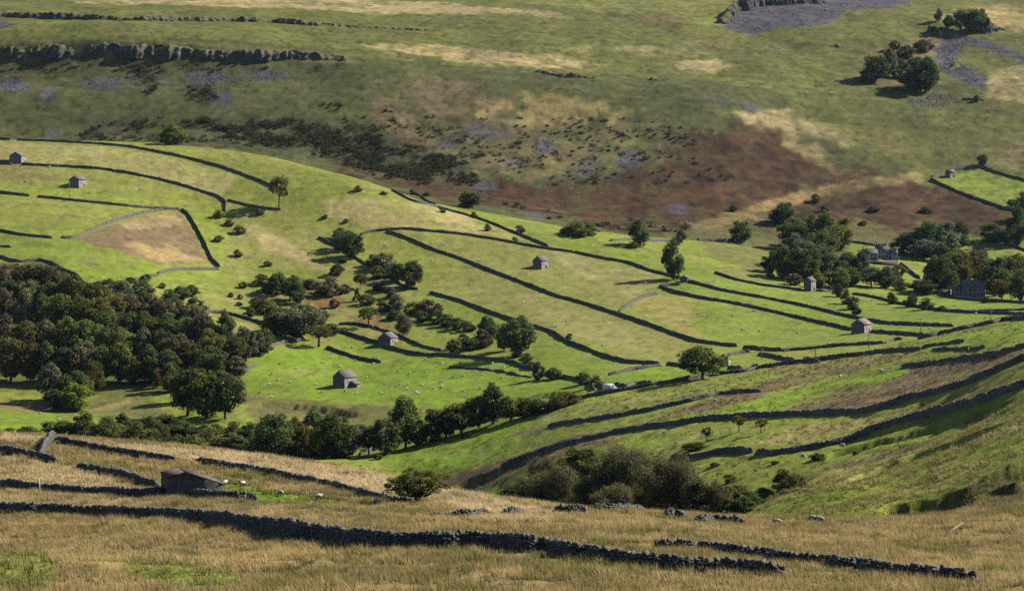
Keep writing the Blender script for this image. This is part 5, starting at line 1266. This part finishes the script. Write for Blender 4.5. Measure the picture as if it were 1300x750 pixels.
for q in P:
    lay, reg, u, v, w, h, kind = q
    k = {'hol': 1.22, 'bm': 1.14, 'bl': 1.14, 'br': 1.08, 'wfront': 1.08, 'wback': 1.12, 'wmid': 1.17, 'wlow': 1.15, 'wend': 1.06, 'fl': 1.12, 'fr': 1.1, 'gh': 1.08}.get(reg, 1.0)
    v += {'bm': 7, 'bl': 3, 'hol': 4, 'br': 3}.get(reg, 0)
    plant(u, v, w * k, h * k, kind, lay, LAB[id(q)], ('trees ' if KIND[kind][1] == 'tree' else 'shrubs ') + REG[reg])
# the hawthorn on the near hill, leaning with the wind
def hawthorn():
    p = ground(532, 640, 'F'); s = mpp(p.y); r = np.random.default_rng(5)
    W, H = 90 * s, 55 * s
    C, R = [], []
    for _ in range(120):
        d = r.normal(size=3); d /= np.linalg.norm(d); f = r.uniform(.3, 1) ** .6
        c = np.array([.03, 0, .58]) + d * f * np.array([.43, .36, .32])
        if c[2] < .2: c[2] = .2 + abs(c[2] - .2) * .4
        if r.random() < .3: c = np.array([r.uniform(-.45, -.05), r.uniform(-.3, .3), r.uniform(.3, .62)])
        C.append(c); R.append(r.uniform(.045, .085))
    C = np.array(C); R = np.array(R)
    V, Q = clump_leaves(C, R, 95, .0125, r)
    o = empty('hawthorn_tree', (p.x, p.y, p.z - .1), 0.0, (W, W, H)); tag(o, 'wind-shaped olive hawthorn standing alone on the near hill crest', 'tree')
    link('crown', mesh_np('crown', V, Q), mat_leaf('hawthorn_leaf', (.105, .120, .030), .01, .1, .35, (.19, .15, .04), .6), o)
    m = MB(); rr = random.Random(3)
    for k in range(5):
        a = rr.uniform(0, 6.28); b = Vector((.02 * math.cos(a), .02 * math.sin(a), -.06))
        m.tube([b, b * 1.2 + Vector((0, 0, .1)), (math.cos(a) * .07, math.sin(a) * .07, .26), (math.cos(a) * .16, math.sin(a) * .16, .48)], [.022, .018, .013, .006], 6)
    for i in range(0, 120, 3):
        c = Vector(C[i]); s0 = Vector((c.x * .22, c.y * .22, .2)); k = s0.lerp(c, .55) + Vector((0, 0, rr.uniform(-.03, .04)))
        m.tube([s0, k, c], [.011, .007, .002], 5)
    link('trunk', m.mesh('trunk', True), M_BARK, o)
hawthorn()

# far scrub: a low continuous cover of small bushes, too many to count
def scrub(name, label, polys, n, seed, mat, size=(1.2, 3.0)):
    r = np.random.default_rng(seed); Vs, Qs = [], []; nb = 0
    pts = []
    for poly, share in polys:
        a = np.array(poly); k = 0
        while k < n * share:
            u, v = r.uniform(a[:, 0].min(), a[:, 0].max()), r.uniform(a[:, 1].min(), a[:, 1].max())
            if inpoly(np.array([u]), np.array([v]), poly)[0] and vnoise(u / 28, v / 12, seed)[()] + r.uniform(-.5, .5) > -.1: pts.append((u, v)); k += 1
            elif r.random() < .002: k += 1
    for u, v in pts:
        p = ground(u, v, 'X'); R = r.uniform(*size) * (1.5 if r.random() < .15 else 1)
        C = np.array([[p.x, p.y, p.z + R * .35]]) + r.normal(0, R * .45, (4, 3)) * np.array([1, 1, .45])
        V, Q = clump_leaves(C, np.full(4, R * .6), 16, .40, r)
        Vs.append(V); Qs.append(Q + nb); nb += len(V)
    me = mesh_np(name, np.concatenate(Vs), np.concatenate(Qs))
    o = link(name, me, mat); tag(o, label, None, None, 'stuff')
scrub('scrub_thicket', 'dark low scrub covering the foot of the far hillside',
      [([(100,172),(130,158),(210,150),(300,155),(370,152),(480,175),(560,190),(600,215),(560,238),(500,232),(440,212),(380,196),(300,184),(210,181),(100,178)], .62),
       ([(150,82),(178,80),(205,108),(190,120),(160,100)], .05), ([(235,100),(270,112),(280,130),(240,128)], .05), ([(400,130),(560,150),(640,200),(560,200),(450,170)], .10), ([(0,80),(440,82),(420,92),(0,92)], .06),
       ([(600,250),(800,280),(900,285),(900,298),(760,300)], .06), ([(250,150),(480,172),(600,210),(620,242),(500,228),(380,194),(300,176)], .8), ([(640,180),(860,160),(960,230),(700,240)], .10)], 760, 9, mat_leaf('scrub_leaf', (.060, .068, .030), .03, .3, .25, (.075, .06, .034), .6))
scrub('juniper_scrub', 'small dark juniper clumps dotted among the pale grass of far slope', [([(560,150),(700,150),(860,150),(900,200),(760,235),(640,228)], 1.0)], 170, 29, LEAF['purple'], (.5, 1.6))

# ------------------------------------------------------------------ buildings
field_barn(19.5, 207.5, 'M', 6.3, 7.5, 4.0, 6.0, 6, 'uppermost dark stone barn on the hilltop at left')
field_barn(94, 238, 'M', 5.8, 7.0, 4.0, 5.7, 24, 'stone barn on upper left slope with bright side and cast shadow')
field_barn(682, 341.5, 'M', 4.8, 6.6, 3.9, 6.0, 30, 'small stone barn alone in the big middle field')
field_barn(430, 492.5, 'M', 5.3, 6.6, 4.0, 6.2, 33, 'stone barn with lean-to in the sheep pasture', leanto=True)
field_barn(488, 439, 'M', 5.6, 6.0, 3.4, 5.3, 26, 'stone barn on the bank built into field walls')
field_barn(1089, 423.5, 'M', 5.3, 8.0, 3.7, 5.6, 30, 'stone barn with reddish roof beside long meadow walls', M_SLATE_RED)
field_barn(1025, 369.5, 'M', 3.8, 4.6, 4.8, 6.4, 36, 'tall slender stone barn in the upper meadow')
field_barn(1203, 225, 'X', 4.2, 6.0, 3.4, 4.9, 52, 'small pale barn beside the high corner field')
field_barn(906, 357, 'M', 4.0, 4.0, 2.0, 3.0, 20, 'low stone hut at foot of the tall dark tree', name='stone_hut') if False else None
field_barn(868, 358.5, 'M', 3.6, 3.6, 2.2, 3.2, 20, 'low stone hut at foot of the tall dark tree', name='stone_hut')
def ruin():
    p = ground(918, 465, 'M'); o = empty('ruined_gable', p, -math.radians(20)); tag(o, 'sunlit ruined stone gable behind the big round tree', 'ruin')
    m = MB(); m.add([(-1.2, -.3, -1), (1.3, -.3, -1), (1.2, -.3, 3.6), (.3, -.3, 4.6), (-.6, -.3, 3.4), (-1.2, -.3, 2.0)] + [(-1.2, .4, -1), (1.3, .4, -1), (1.2, .4, 3.6), (.3, .4, 4.6), (-.6, .4, 3.4), (-1.2, .4, 2.0)],
        [(0, 1, 2, 5), (7, 6, 11, 8), (1, 7, 8, 2), (2, 8, 9, 3), (3, 9, 10, 4), (4, 10, 11, 5), (5, 11, 6, 0), (5, 2, 3, 4), (8, 11, 10, 9)])
    link('wall', m.mesh('wall'), M_BARN, o)
    s = MB(); s.add([(1.3, -.3, -1), (1.32, 3.2, -1), (1.32, 3.2, 1.6), (1.3, 1.2, 2.4), (1.3, .4, 3.4), (1.3, -.3, 3.5)] + [(1.8, -.3, -1), (1.8, 3.2, -1), (1.8, 3.2, 1.6), (1.8, 1.2, 2.4), (1.8, .4, 3.4), (1.8, -.3, 3.5)],
        [(6, 7, 8, 11), (1, 0, 5, 2), (0, 6, 11, 5), (7, 1, 2, 8), (2, 3, 9, 8), (3, 4, 10, 9), (4, 5, 11, 10), (8, 9, 10, 11), (5, 4, 3, 2)])
    link('side_wall', s.mesh('side_wall'), M_BARN, o)
ruin()
def low_shed():
    p = ground(240, 632, 'F'); s = mpp(p.y)
    o = empty('low_shed', (p.x, p.y, p.z), math.radians(-2)); tag(o, 'low dark stone shed with long sloping roof behind jagged wall', 'shed')
    # front corners in metres: left eave, ridge, right eave
    xl, xr_, xe = -26 * s, -6.0 * s, 43 * s
    zl, zr, ze = 25.5 * s, 31.5 * s, 17.5 * s
    dx, dy = -18 * s, 3.1
    F = [(xl, 0, -1), (xe, 0, -1), (xe, 0, ze), (xr_, 0, zr), (xl, 0, zl)]
    B = [(a + dx, b + dy, c) for a, b, c in F]
    m = MB(); V = F + B
    m.add(V, [(0, 1, 2, 4), (1, 6, 7, 2), (5, 0, 4, 9), (6, 5, 9, 7)], [(4, 2, 3), (7, 9, 8)])
    link('wall', m.mesh('wall'), M_WALL_NEAR, o)
    def slab(name, a, b, c, d, mat, th=.10):
        k = MB(); q = [Vector(t) + Vector((0, 0, .03)) for t in (a, b, c, d)]
        k.add(q + [t + Vector((0, 0, th)) for t in q], [(3, 2, 1, 0), (4, 5, 6, 7), (0, 1, 5, 4), (1, 2, 6, 5), (2, 3, 7, 6), (3, 0, 4, 7)])
        return link(name, k.mesh(name), mat, o)
    le = lambda P_, Q_, k: tuple(Vector(P_).lerp(Vector(Q_), k))
    e = .12
    a0 = le(F[3], F[4], 1.06); a1 = le(B[3], B[4], 1.06)
    slab('left_roof', (a0[0], a0[1] - e, a0[2]), (F[3][0], F[3][1] - e, F[3][2]), (B[3][0], B[3][1] + e, B[3][2]), (a1[0], a1[1] + e, a1[2]), M_RUST)
    b0 = le(F[3], F[2], 1.04); b1 = le(B[3], B[2], 1.04)
    slab('catslide_roof', (F[3][0] + .01, F[3][1] - e, F[3][2]), (b0[0], b0[1] - e, b0[2]), (b1[0], b1[1] + e, b1[2]), (B[3][0] + .01, B[3][1] + e, B[3][2]), M_WALL_NEAR)
low_shed()
house(1106, 331, 'M', 7.6, 5.5, 4.2, 6.2, 6, 'left white farmhouse cottage in the terrace by the grove', M_HOUSE, M_SLATE, [(-2.6, .9, .9, 1.1), (.2, .9, .9, 1.1), (2.6, .9, .9, 1.1), (-2.4, 2.7, .9, 1.0), (.4, 2.7, .9, 1.0), (2.6, 2.7, .9, 1.0)], [-3.4], door=1.4)
house(1121, 329, 'M', 6.2, 6.0, 5.4, 8.0, 2, 'taller middle white farmhouse of the terrace with two chimneys', M_HOUSE, M_SLATE, [(-1.9, 1.0, .9, 1.2), (1.7, 1.0, .9, 1.2), (-1.9, 3.4, .9, 1.1), (0, 3.4, .8, 1.1), (1.8, 3.4, .9, 1.1)], [-2.7, 2.7], door=.1)
house(1133.5, 330, 'M', 5.4, 5.5, 3.6, 5.4, -6, 'right white farmhouse with projecting gable wing', M_HOUSE, M_SLATE, [(-1.4, 1.0, .9, 1.1)], [2.0], wing=(3.6, 4.0, 3.4, 5.2, .9))
def terrace():
    p = ground(1119, 336, 'M'); o = empty('garden_wall', p); tag(o, 'pale retaining garden wall in front of the white farmhouses', 'wall')
    m = MB(); m.box((0, 0, .2), (17, .5, 2.6)); m.box((0, 0, 1.56), (17.3, .62, .12)); link('wall', m.mesh('wall'), M_WALL_FAR, o)
    g = MB()
    for i in range(7): g.box((-7.2 + i * 2.4, 0, 1.9), (.12, .12, .6))
    g.box((0, 0, 2.16), (15, .06, .08)); link('fence_rail', g.mesh('fence_rail'), M_TRIM, o)
terrace()
field_barn(1068, 331, 'M', 5.2, 5.0, 1.7, 2.5, 60, 'long low pale roofed shed in grove left of farmhouse', M_TRIM, name='farm_shed', door=None)
house(1236, 377.5, 'M', 10.5, 7.0, 5.2, 7.8, -6, 'large grey stone house with chimneys among dark trees', M_HOUSE_GREY, M_SLATE, [(-3.8, 1.0, 1.0, 1.5), (-1.5, 1.0, 1.0, 1.5), (2.0, 1.0, 1.0, 1.5), (4.0, 1.0, 1.0, 1.5), (-3.8, 3.4, 1.0, 1.3), (-1.5, 3.4, 1.0, 1.3), (.6, 3.4, 1.0, 1.3), (2.6, 3.4, 1.0, 1.3), (4.2, 3.4, 1.0, 1.3)], [-2.6, 1.6], door=.4)
house(1216.5, 377, 'M', 5.0, 5.0, 4.0, 5.6, -6, 'lower stone wing house left of the large grey house', M_HOUSE_GREY, M_SLATE, [(-1.2, 1.0, .9, 1.2), (1.2, 1.0, .9, 1.2), (-1.2, 2.7, .9, 1.0), (1.2, 2.7, .9, 1.0)], [], door=0)
house(1199, 376, 'M', 5.6, 3.2, 2.0, 2.9, 0, 'low grey outbuilding beside the large grey house', M_HOUSE_GREY, M_SLATE, [(-1.4, .8, .8, .8), (1.6, .8, .8, .8)], [], name='outbuilding', door=0, trim=False)

# white vehicle by the wall corner
def white_van():
    p = ground(774.5, 497, 'M'); o = empty('white_van', (p.x, p.y, p.z + .1), math.radians(8)); tag(o, 'small white van parked behind crest wall at the wall corner', 'van')
    b = MB(); prof = [(-1.75, .35), (-1.75, 1.75), (-1.55, 1.95), (.55, 1.95), (.95, 1.75), (1.3, 1.15), (1.85, .98), (1.95, .75), (1.95, .35)]
    n = len(prof); V = [(x, -.82, z) for x, z in prof] + [(x, .82, z) for x, z in prof]
    b.add(V, [(i, (i + 1) % n, (i + 1) % n + n, i + n)[::-1] for i in range(n)] + [(0, 1, 2, 3), (0, 3, 4, 8), (8, 4, 5, 7), (3 + n, 2 + n, 1 + n, 0 + n), (8 + n, 4 + n, 3 + n, 0 + n), (7 + n, 5 + n, 4 + n, 8 + n)], [(5, 6, 7), (7 + n, 6 + n, 5 + n)])
    link('body', b.mesh('body'), M_WHITE, o)
    for y, f in ((-.825, -1), (.825, 1)):
        w = MB(); w.add([(.35, y, 1.2), (1.15, y, 1.2), (.85, y, 1.7), (.35, y, 1.7)], [(0, 1, 2, 3) if f < 0 else (3, 2, 1, 0)]); link('side_window', w.mesh('side_window'), M_GLASS, o)
    ws = MB(); ws.add([(1.30, -.7, 1.18), (1.30, .7, 1.18), (.98, .7, 1.73), (.98, -.7, 1.73)], [(0, 1, 2, 3)]); link('windscreen', ws.mesh('windscreen'), M_GLASS, o, (.012, 0, .012))
    for x in (-1.1, 1.2):
        for y in (-.78, .78):
            t = MB(); t.tube([(0, -.1, 0), (0, .1, 0)], [.34, .34], 16); wl = link('wheel', t.mesh('wheel'), M_DARK, o, (x, y, .34))
            h = MB(); h.tube([(0, -.11, 0), (0, .11, 0)], [.19, .19], 12); link('hub', h.mesh('hub'), M_TRIM, wl)
    for y in (-.6, .6):
        l = MB(); l.ball((0, 0, 0), (.06, .15, .11), 8, 6); link('headlight', l.mesh('headlight'), M_GLASS, o, (1.93, y, .78))
white_van()

# electric poles, posts, timber
def pole(u, v, top, lay, label, group='electricity poles'):
    p = ground(u, v, lay); h = (v - top) * mpp(p.y)
    o = empty('electricity_pole', p); tag(o, label, 'pole', group)
    m = MB(); m.tube([(0, 0, -.5), (0, 0, h)], [.16, .11], 8); link('post', m.mesh('post'), M_WOOD, o)
    c = MB(); c.box((0, 0, h - .35), (1.5, .1, .12)); link('crossarm', c.mesh('crossarm'), M_WOOD, o)
    for x in (-.65, 0, .65):
        i = MB(); i.tube([(x, 0, h - .28), (x, 0, h - .18), (x, 0, h - .05)], [.03, .06, .05], 6); link('insulator', i.mesh('insulator'), M_TRIM, o)
pole(88, 254, 232, 'M', 'thin pole standing in front of the second upper left barn')
pole(1169, 425, 404, 'M', 'wooden pole in the meadow right of the red roofed barn')
pole(1258, 409, 391, 'M', 'wooden pole in the meadow below the grey house')
pole(1103, 442, 424, 'M', 'wooden pole in front of the red roofed barn')
pole(1035.5, 457, 443, 'M', 'short looking pole above dark wall near spur crest')
pole(967, 456, 442, 'M', 'leftmost pole, beside the wall gap near spur')
def post(u, v, top, lay, label, mat, lean=0.0, r=.06):
    p = ground(u, v, lay); h = (v - top) * mpp(p.y); m = MB()
    m.tube([(0, 0, -.3), (lean * .5, 0, h * .5), (lean, .02, h)], [r * 1.1, r, r * .9], 8); m.tube([(lean, .02, h), (lean, .02, h + r * .5)], [r * .9, r * .5], 8)
    o = link('fence_post', m.mesh('fence_post', True), mat, loc=p); return tag(o, label, 'post')
post(51, 629, 607, 'F', 'pale leaning post standing beside wall at lower left', M_TRIM, -.13, .05)
post(36, 585, 577, 'F', 'thin stick in the straw grass at the left edge', M_WOOD, .02, .025)
post(228, 448, 444, 'F', 'unused', M_WOOD) if False else None
post(1229, 447, 441, 'R', 'small grey post on the spur pasture at right', M_WOOD, 0, .22)
def timber():
    a = ground(1201, 680, 'F'); b = ground(1222, 669, 'F'); m = MB(); c = (a + b) / 2
    m.tube([a - c + Vector((0, 0, .1)), b - c + Vector((0, 0, .35))], [.10, .08], 8); o = link('fallen_timber', m.mesh('fallen_timber', True), M_WOOD, loc=c)
    tag(o, 'grey fallen timber lying across the rough stream ground', 'log')
timber()
def boulder(u, v, lay, w, label, seed, name='boulder'):
    p = ground(u, v, lay); r = random.Random(seed); s = w * mpp(p.y) / 2; m = MB(); random.seed(seed)
    m.ball((0, 0, s * .2), (s, s * .75, s * .6), 9, 6, .22); o = link(name, m.mesh(name), M_WALL_NEAR, loc=p, rot=(0, 0, r.uniform(0, 6))); random.seed(seed + 99)
    tag(o, label, 'rock', 'boulders on the stream ground')
for i, (u, v, w) in enumerate([(1222,673,10),(1252,676,7),(1240,688,8),(1270,690,7),(1262,668,6),(1290,676,9),(1285,694,8),(1180,664,6),(1232,684,6)]):
    boulder(u, v, 'F', w, 'grey boulder half sunk in the rough stream ground at right', 60 + i)

M_SCREE = mat_simple('scree_stone', (.115, .11, .135), .95, .35, .35)
scatter_stones('scree', 'loose grey scree stones below the crags',
  [([(925,34),(960,8),(1050,4),(1150,4),(1060,20),(1040,30),(960,42)], 5), ([(1190,64),(1205,48),(1225,46),(1300,72),(1262,66),(1228,58),(1214,76),(1248,98),(1236,106),(1192,88)], 4), ([(1145,130),(1190,120),(1222,128),(1180,135)], 1.5),
   ([(0,98),(30,100),(28,118),(0,118)], 1), ([(105,100),(150,100),(150,112),(108,112)], 1), ([(235,92),(365,92),(360,102),(290,108),(285,134),(268,120),(240,108)], 3), ([(677,178),(704,180),(700,194),(680,194)], .6), ([(786,192),(815,194),(812,214),(788,214)], .8), ([(598,226),(634,228),(630,243),(600,243)], .6), ([(730,202),(766,204),(760,222),(735,222)], .5), ([(556,172),(584,174),(580,188),(560,188)], .5)], 5600, 33, M_SCREE, (.22, .62))
# ------------------------------------------------------------------ sheep
random.seed(21)
PAST = [(330,499),(345,505),(342,489),(354,483),(356,463),(368,486),(432,466),(409,498.5),(438,498),(453,500),(484,500),(505,473),(506,490),(503,491.5),(528,499.5),(531,500.5),(540,473.5),(536,490),(551,494),(560,494),(559,486),(561,491),(575,479.5),(588,478.5),(612,476.5),(610,494),(590,505),(451,459),(447,442),(474,463),(556,466),(562,462.5),(540,458),(584,461.5),(517,494.5),(488,489.5),(401,489),(410,461),(303,488),(298,481),(421,455),(518,489),(587,498),(625,462),(640,468),(602,472),(520,475),(345,476),(377,469),(466,480),(636,481),(655,484)]
for u, v in PAST: sheep(u, v, 'M', 'tiny white sheep grazing in the bright pasture around the lean-to barn', 'sheep in the pasture of the lean-to barn')
for u, v in [(957,396),(942,420),(946,419),(964,421.5),(1012,424),(1051,438),(1106,383),(930,402)]: sheep(u, v, 'M', 'tiny white sheep in the straw and green meadows left of red roofed barn', 'sheep left of the red roofed barn')
for u, v in [(1198,427.5),(1239,399),(1250,405),(1180,418),(1212,389)]: sheep(u, v, 'M', 'tiny white sheep in the meadows right of red roofed barn', 'sheep right of the red roofed barn')
for u, v in [(766,439),(664,385),(703,414.5),(706,415.5),(488,311),(482,308),(489,313),(720,409),(548,331),(596,362),(558,360)]: sheep(u, v, 'M', 'tiny white sheep in the big middle field', 'sheep in the big middle field')
for u, v in [(34,230.5),(178,241),(63,212.5),(114,246)]: sheep(u, v, 'M', 'tiny white sheep near the upper left barns', 'sheep near the upper left barns')
sheep(51, 526, 'M', 'white sheep in the small bright field, left one of two', 'sheep in the field by the stream'); sheep(75, 534, 'M', 'white sheep in the small bright field, right one of two', 'sheep in the field by the stream')
for u, v, l in [(1118.5,473,'white sheep on bright strip among rushes, right one of two'),(1066.5,480,'white sheep on bright strip among rushes, left one of two'),(1070,568.5,'white sheep just below the lower spur wall'),(1019,582,'white sheep beside low dark bush on lower spur'),(908,511,'white sheep on the bright strip near the tussocks')]:
    sheep(u, v, 'R', l, 'sheep on the near spur')
sheep(285.5, 616.5, 'F', 'white sheep close to right end of the low shed', 'sheep on the near hill', True, 'head_down', 1.1)
sheep(308, 617.5, 'F', 'white sheep at the edge of bright green patch', 'sheep on the near hill', True, 'head_up', 4.1)
sheep(356.5, 629.5, 'F', 'white sheep on lower edge of the bright green patch', 'sheep on the near hill', True, 'head_down', 2.2)
sheep(405, 634, 'F', 'pale sheep resting low in the bright green patch', 'sheep on the near hill', True, 'head_down', .5)
sheep(477, 640, 'F', 'white sheep between green patch and hawthorn', 'sheep on the near hill', True, 'head_down', 1.2)
sheep(987, 667, 'F', 'white sheep on straw grass right of the broken wall', 'sheep on the near hill', True, 'head_down', 2.5)
sheep(1032.5, 662, 'F', 'left one of two sheep close together on straw grass', 'sheep on the near hill', True, 'head_down', 2.3)
sheep(1041, 663, 'F', 'right one of two sheep close together on straw grass', 'sheep on the near hill', True, 'head_down', 2.4)

# ------------------------------------------------------------------ loose vegetation
lum = lambda c: c @ np.array([.3, .6, .1])
def green_amt(c): return np.clip((c[:, 1] / (c[:, 0] + 1e-6) - .85) / .35, 0, 1)
def kF(x, y, c, r): return r.uniform(0, 1, len(x)) > np.clip(green_amt(c) * 1.15, 0, .985)
def tF(x, y, c, r):
    k = fbm(x / 1.7, y / 1.7, 61, 3)[:, None]; k2 = fbm(x / 10, y / 16, 64, 3)[:, None]; g = r.random((len(x), 1))
    straw = np.array([.40, .305, .155]); ol = np.array([.15, .15, .045]); br = np.array([.28, .195, .095])
    pale = (c[:, :1] > .36)
    t = np.where(pale, c * 1.15 + straw * .2, c * .95 + straw * .42)
    t = np.where((k > .25) & ~pale, t * .55 + br * .45, t); t = np.where((k + k2 * .8 < -.35) & ~pale, t * .35 + ol * .65, t)
    t = np.where((k2 > .35) & ~pale, t * .7 + br * .3, t)
    t = np.where((g < .16) & ~pale, ol, t)
    return t
grass_field('straw_grass', 'long dry straw coloured grass covering the near hill', 'F', (-220, 1520, 84, 215), 140000, 9, .43, .023, 1, kF, tF, .55, .2)
grass_field('straw_grass', 'long dry straw coloured grass on the far part of the near hill', 'F', (-220, 1520, 205, 305), 66000, 8, .46, .036, 2, lambda x, y, c, r: kF(x, y, c, r) & (650 + FOC * x / y < 1500), tF, .35, .22)
def tR(x, y, c, r):
    k = r.random((len(x), 1)); return np.where(k < .5, c * .62, np.where(k < .8, np.array([.10, .095, .03]), np.array([.16, .11, .06])))
def kR(x, y, c, r):
    g = green_amt(c); l = lum(c)
    sl = np.hypot(height(x + .6, y) - height(x - .6, y), height(x, y + .6) - height(x, y - .6)) / 1.2
    return (sl < .55) & (r.uniform(0, 1, len(x)) > .12 + g * .74 + .25 * fbm(x / 7, y / 11, 91, 3)) & ((650 + FOC * x / y) > 420)
grass_field('rush_tussocks', 'dark rushes and tussocks dotted over the near spur', 'R', (420, 1540, 240, 570), 30000, 9, .45, .06, 3, kR, tR, .55, .30)
grass_field('short_turf', 'short green turf in the damp hollows of the near hill', 'F', (-220, 1500, 88, 290), 120000, 7, .12, .016, 6, lambda x, y, c, r: green_amt(c) > .3, lambda x, y, c, r: c * r.uniform(.55, 1.1, (len(x), 1)), 0, .2)
def kRush(x, y, c, r): return fbm(x / 6, y / 6, 88, 3) > .15
grass_field('soft_rushes', 'olive rush clumps among the straw grass', 'F', (-220, 1500, 90, 290), 15000, 16, .52, .022, 4, kRush, lambda x, y, c, r: np.array([.10, .105, .03]) * r.uniform(.7, 1.3, (len(x), 1)), .6, .22)

# ------------------------------------------------------------------ light, air, camera
w = bpy.data.worlds.new('World'); SC.world = w; w.use_nodes = True
nt = w.node_tree; nt.nodes.clear()
sky = nt.nodes.new('ShaderNodeTexSky'); sky.sky_type = 'NISHITA'; sky.sun_disc = False
sky.sun_elevation = math.radians(SUN_EL); sky.sun_rotation = math.radians(SUN_AZ); sky.altitude = 300; sky.air_density = 1.0; sky.dust_density = .6
bg = nt.nodes.new('ShaderNodeBackground'); bg.inputs[1].default_value = SKY_STRENGTH
ow = nt.nodes.new('ShaderNodeOutputWorld'); nt.links.new(sky.outputs[0], bg.inputs[0]); nt.links.new(bg.outputs[0], ow.inputs[0])
sl = bpy.data.lights.new('sun', 'SUN'); sl.energy = SUN_STRENGTH; sl.angle = math.radians(.53); sl.color = (1.0, .93, .82)
so = bpy.data.objects.new('sun', sl); COL.objects.link(so)
sd = Vector((math.sin(math.radians(SUN_AZ)) * math.cos(math.radians(SUN_EL)), math.cos(math.radians(SUN_AZ)) * math.cos(math.radians(SUN_EL)), math.sin(math.radians(SUN_EL))))
so.rotation_euler = sd.to_track_quat('Z', 'Y').to_euler()
if HAZE:
    m = MB(); zmin = float(ZG.min()) - 1.5; zmax = max(float(ZG.max()), 0) + 12
    x = float(np.abs(XX).max()) + 20
    m.box((0, 1320, (zmin + zmax) / 2), (2 * x, 2860, zmax - zmin))
    t = NT('valley_air'); pv = t.n('ShaderNodeVolumePrincipled'); pv.inputs['Color'].default_value = (.50, .68, 1, 1); pv.inputs['Density'].default_value = HAZE; pv.inputs['Anisotropy'].default_value = .2
    t.l(pv.outputs[0], t.out.inputs['Volume'])
    hz = link('haze', m.mesh('haze'), t.m); tag(hz, 'thin bluish air over the whole dale', None, None, 'stuff')
cam = bpy.data.cameras.new('camera'); co_ = bpy.data.objects.new('camera', cam); COL.objects.link(co_)
cam.sensor_fit = 'HORIZONTAL'; cam.sensor_width = 36.0; cam.lens = 36.0 * FOC / 1300.0
cam.shift_y = -(375 - VH) / 1300.0
cam.clip_start = .5; cam.clip_end = 6000
co_.location = (0, 0, 0); co_.rotation_euler = (math.radians(90), 0, 0)
SC.camera = co_
SC.render.engine = 'CYCLES'
SC.cycles.max_bounces = 5; SC.cycles.diffuse_bounces = 0; SC.cycles.transmission_bounces = 3; SC.cycles.transparent_max_bounces = 4; SC.cycles.volume_bounces = 0
SC.cycles.use_denoising = False; SC.cycles.sample_clamp_direct = 4.0; SC.cycles.sample_clamp_indirect = 2.0
SC.view_settings.view_transform = 'Standard'; SC.view_settings.look = 'None'; SC.view_settings.gamma = 1.0
SC.view_settings.use_curve_mapping = False
SC.view_settings.exposure = EXPOSURE
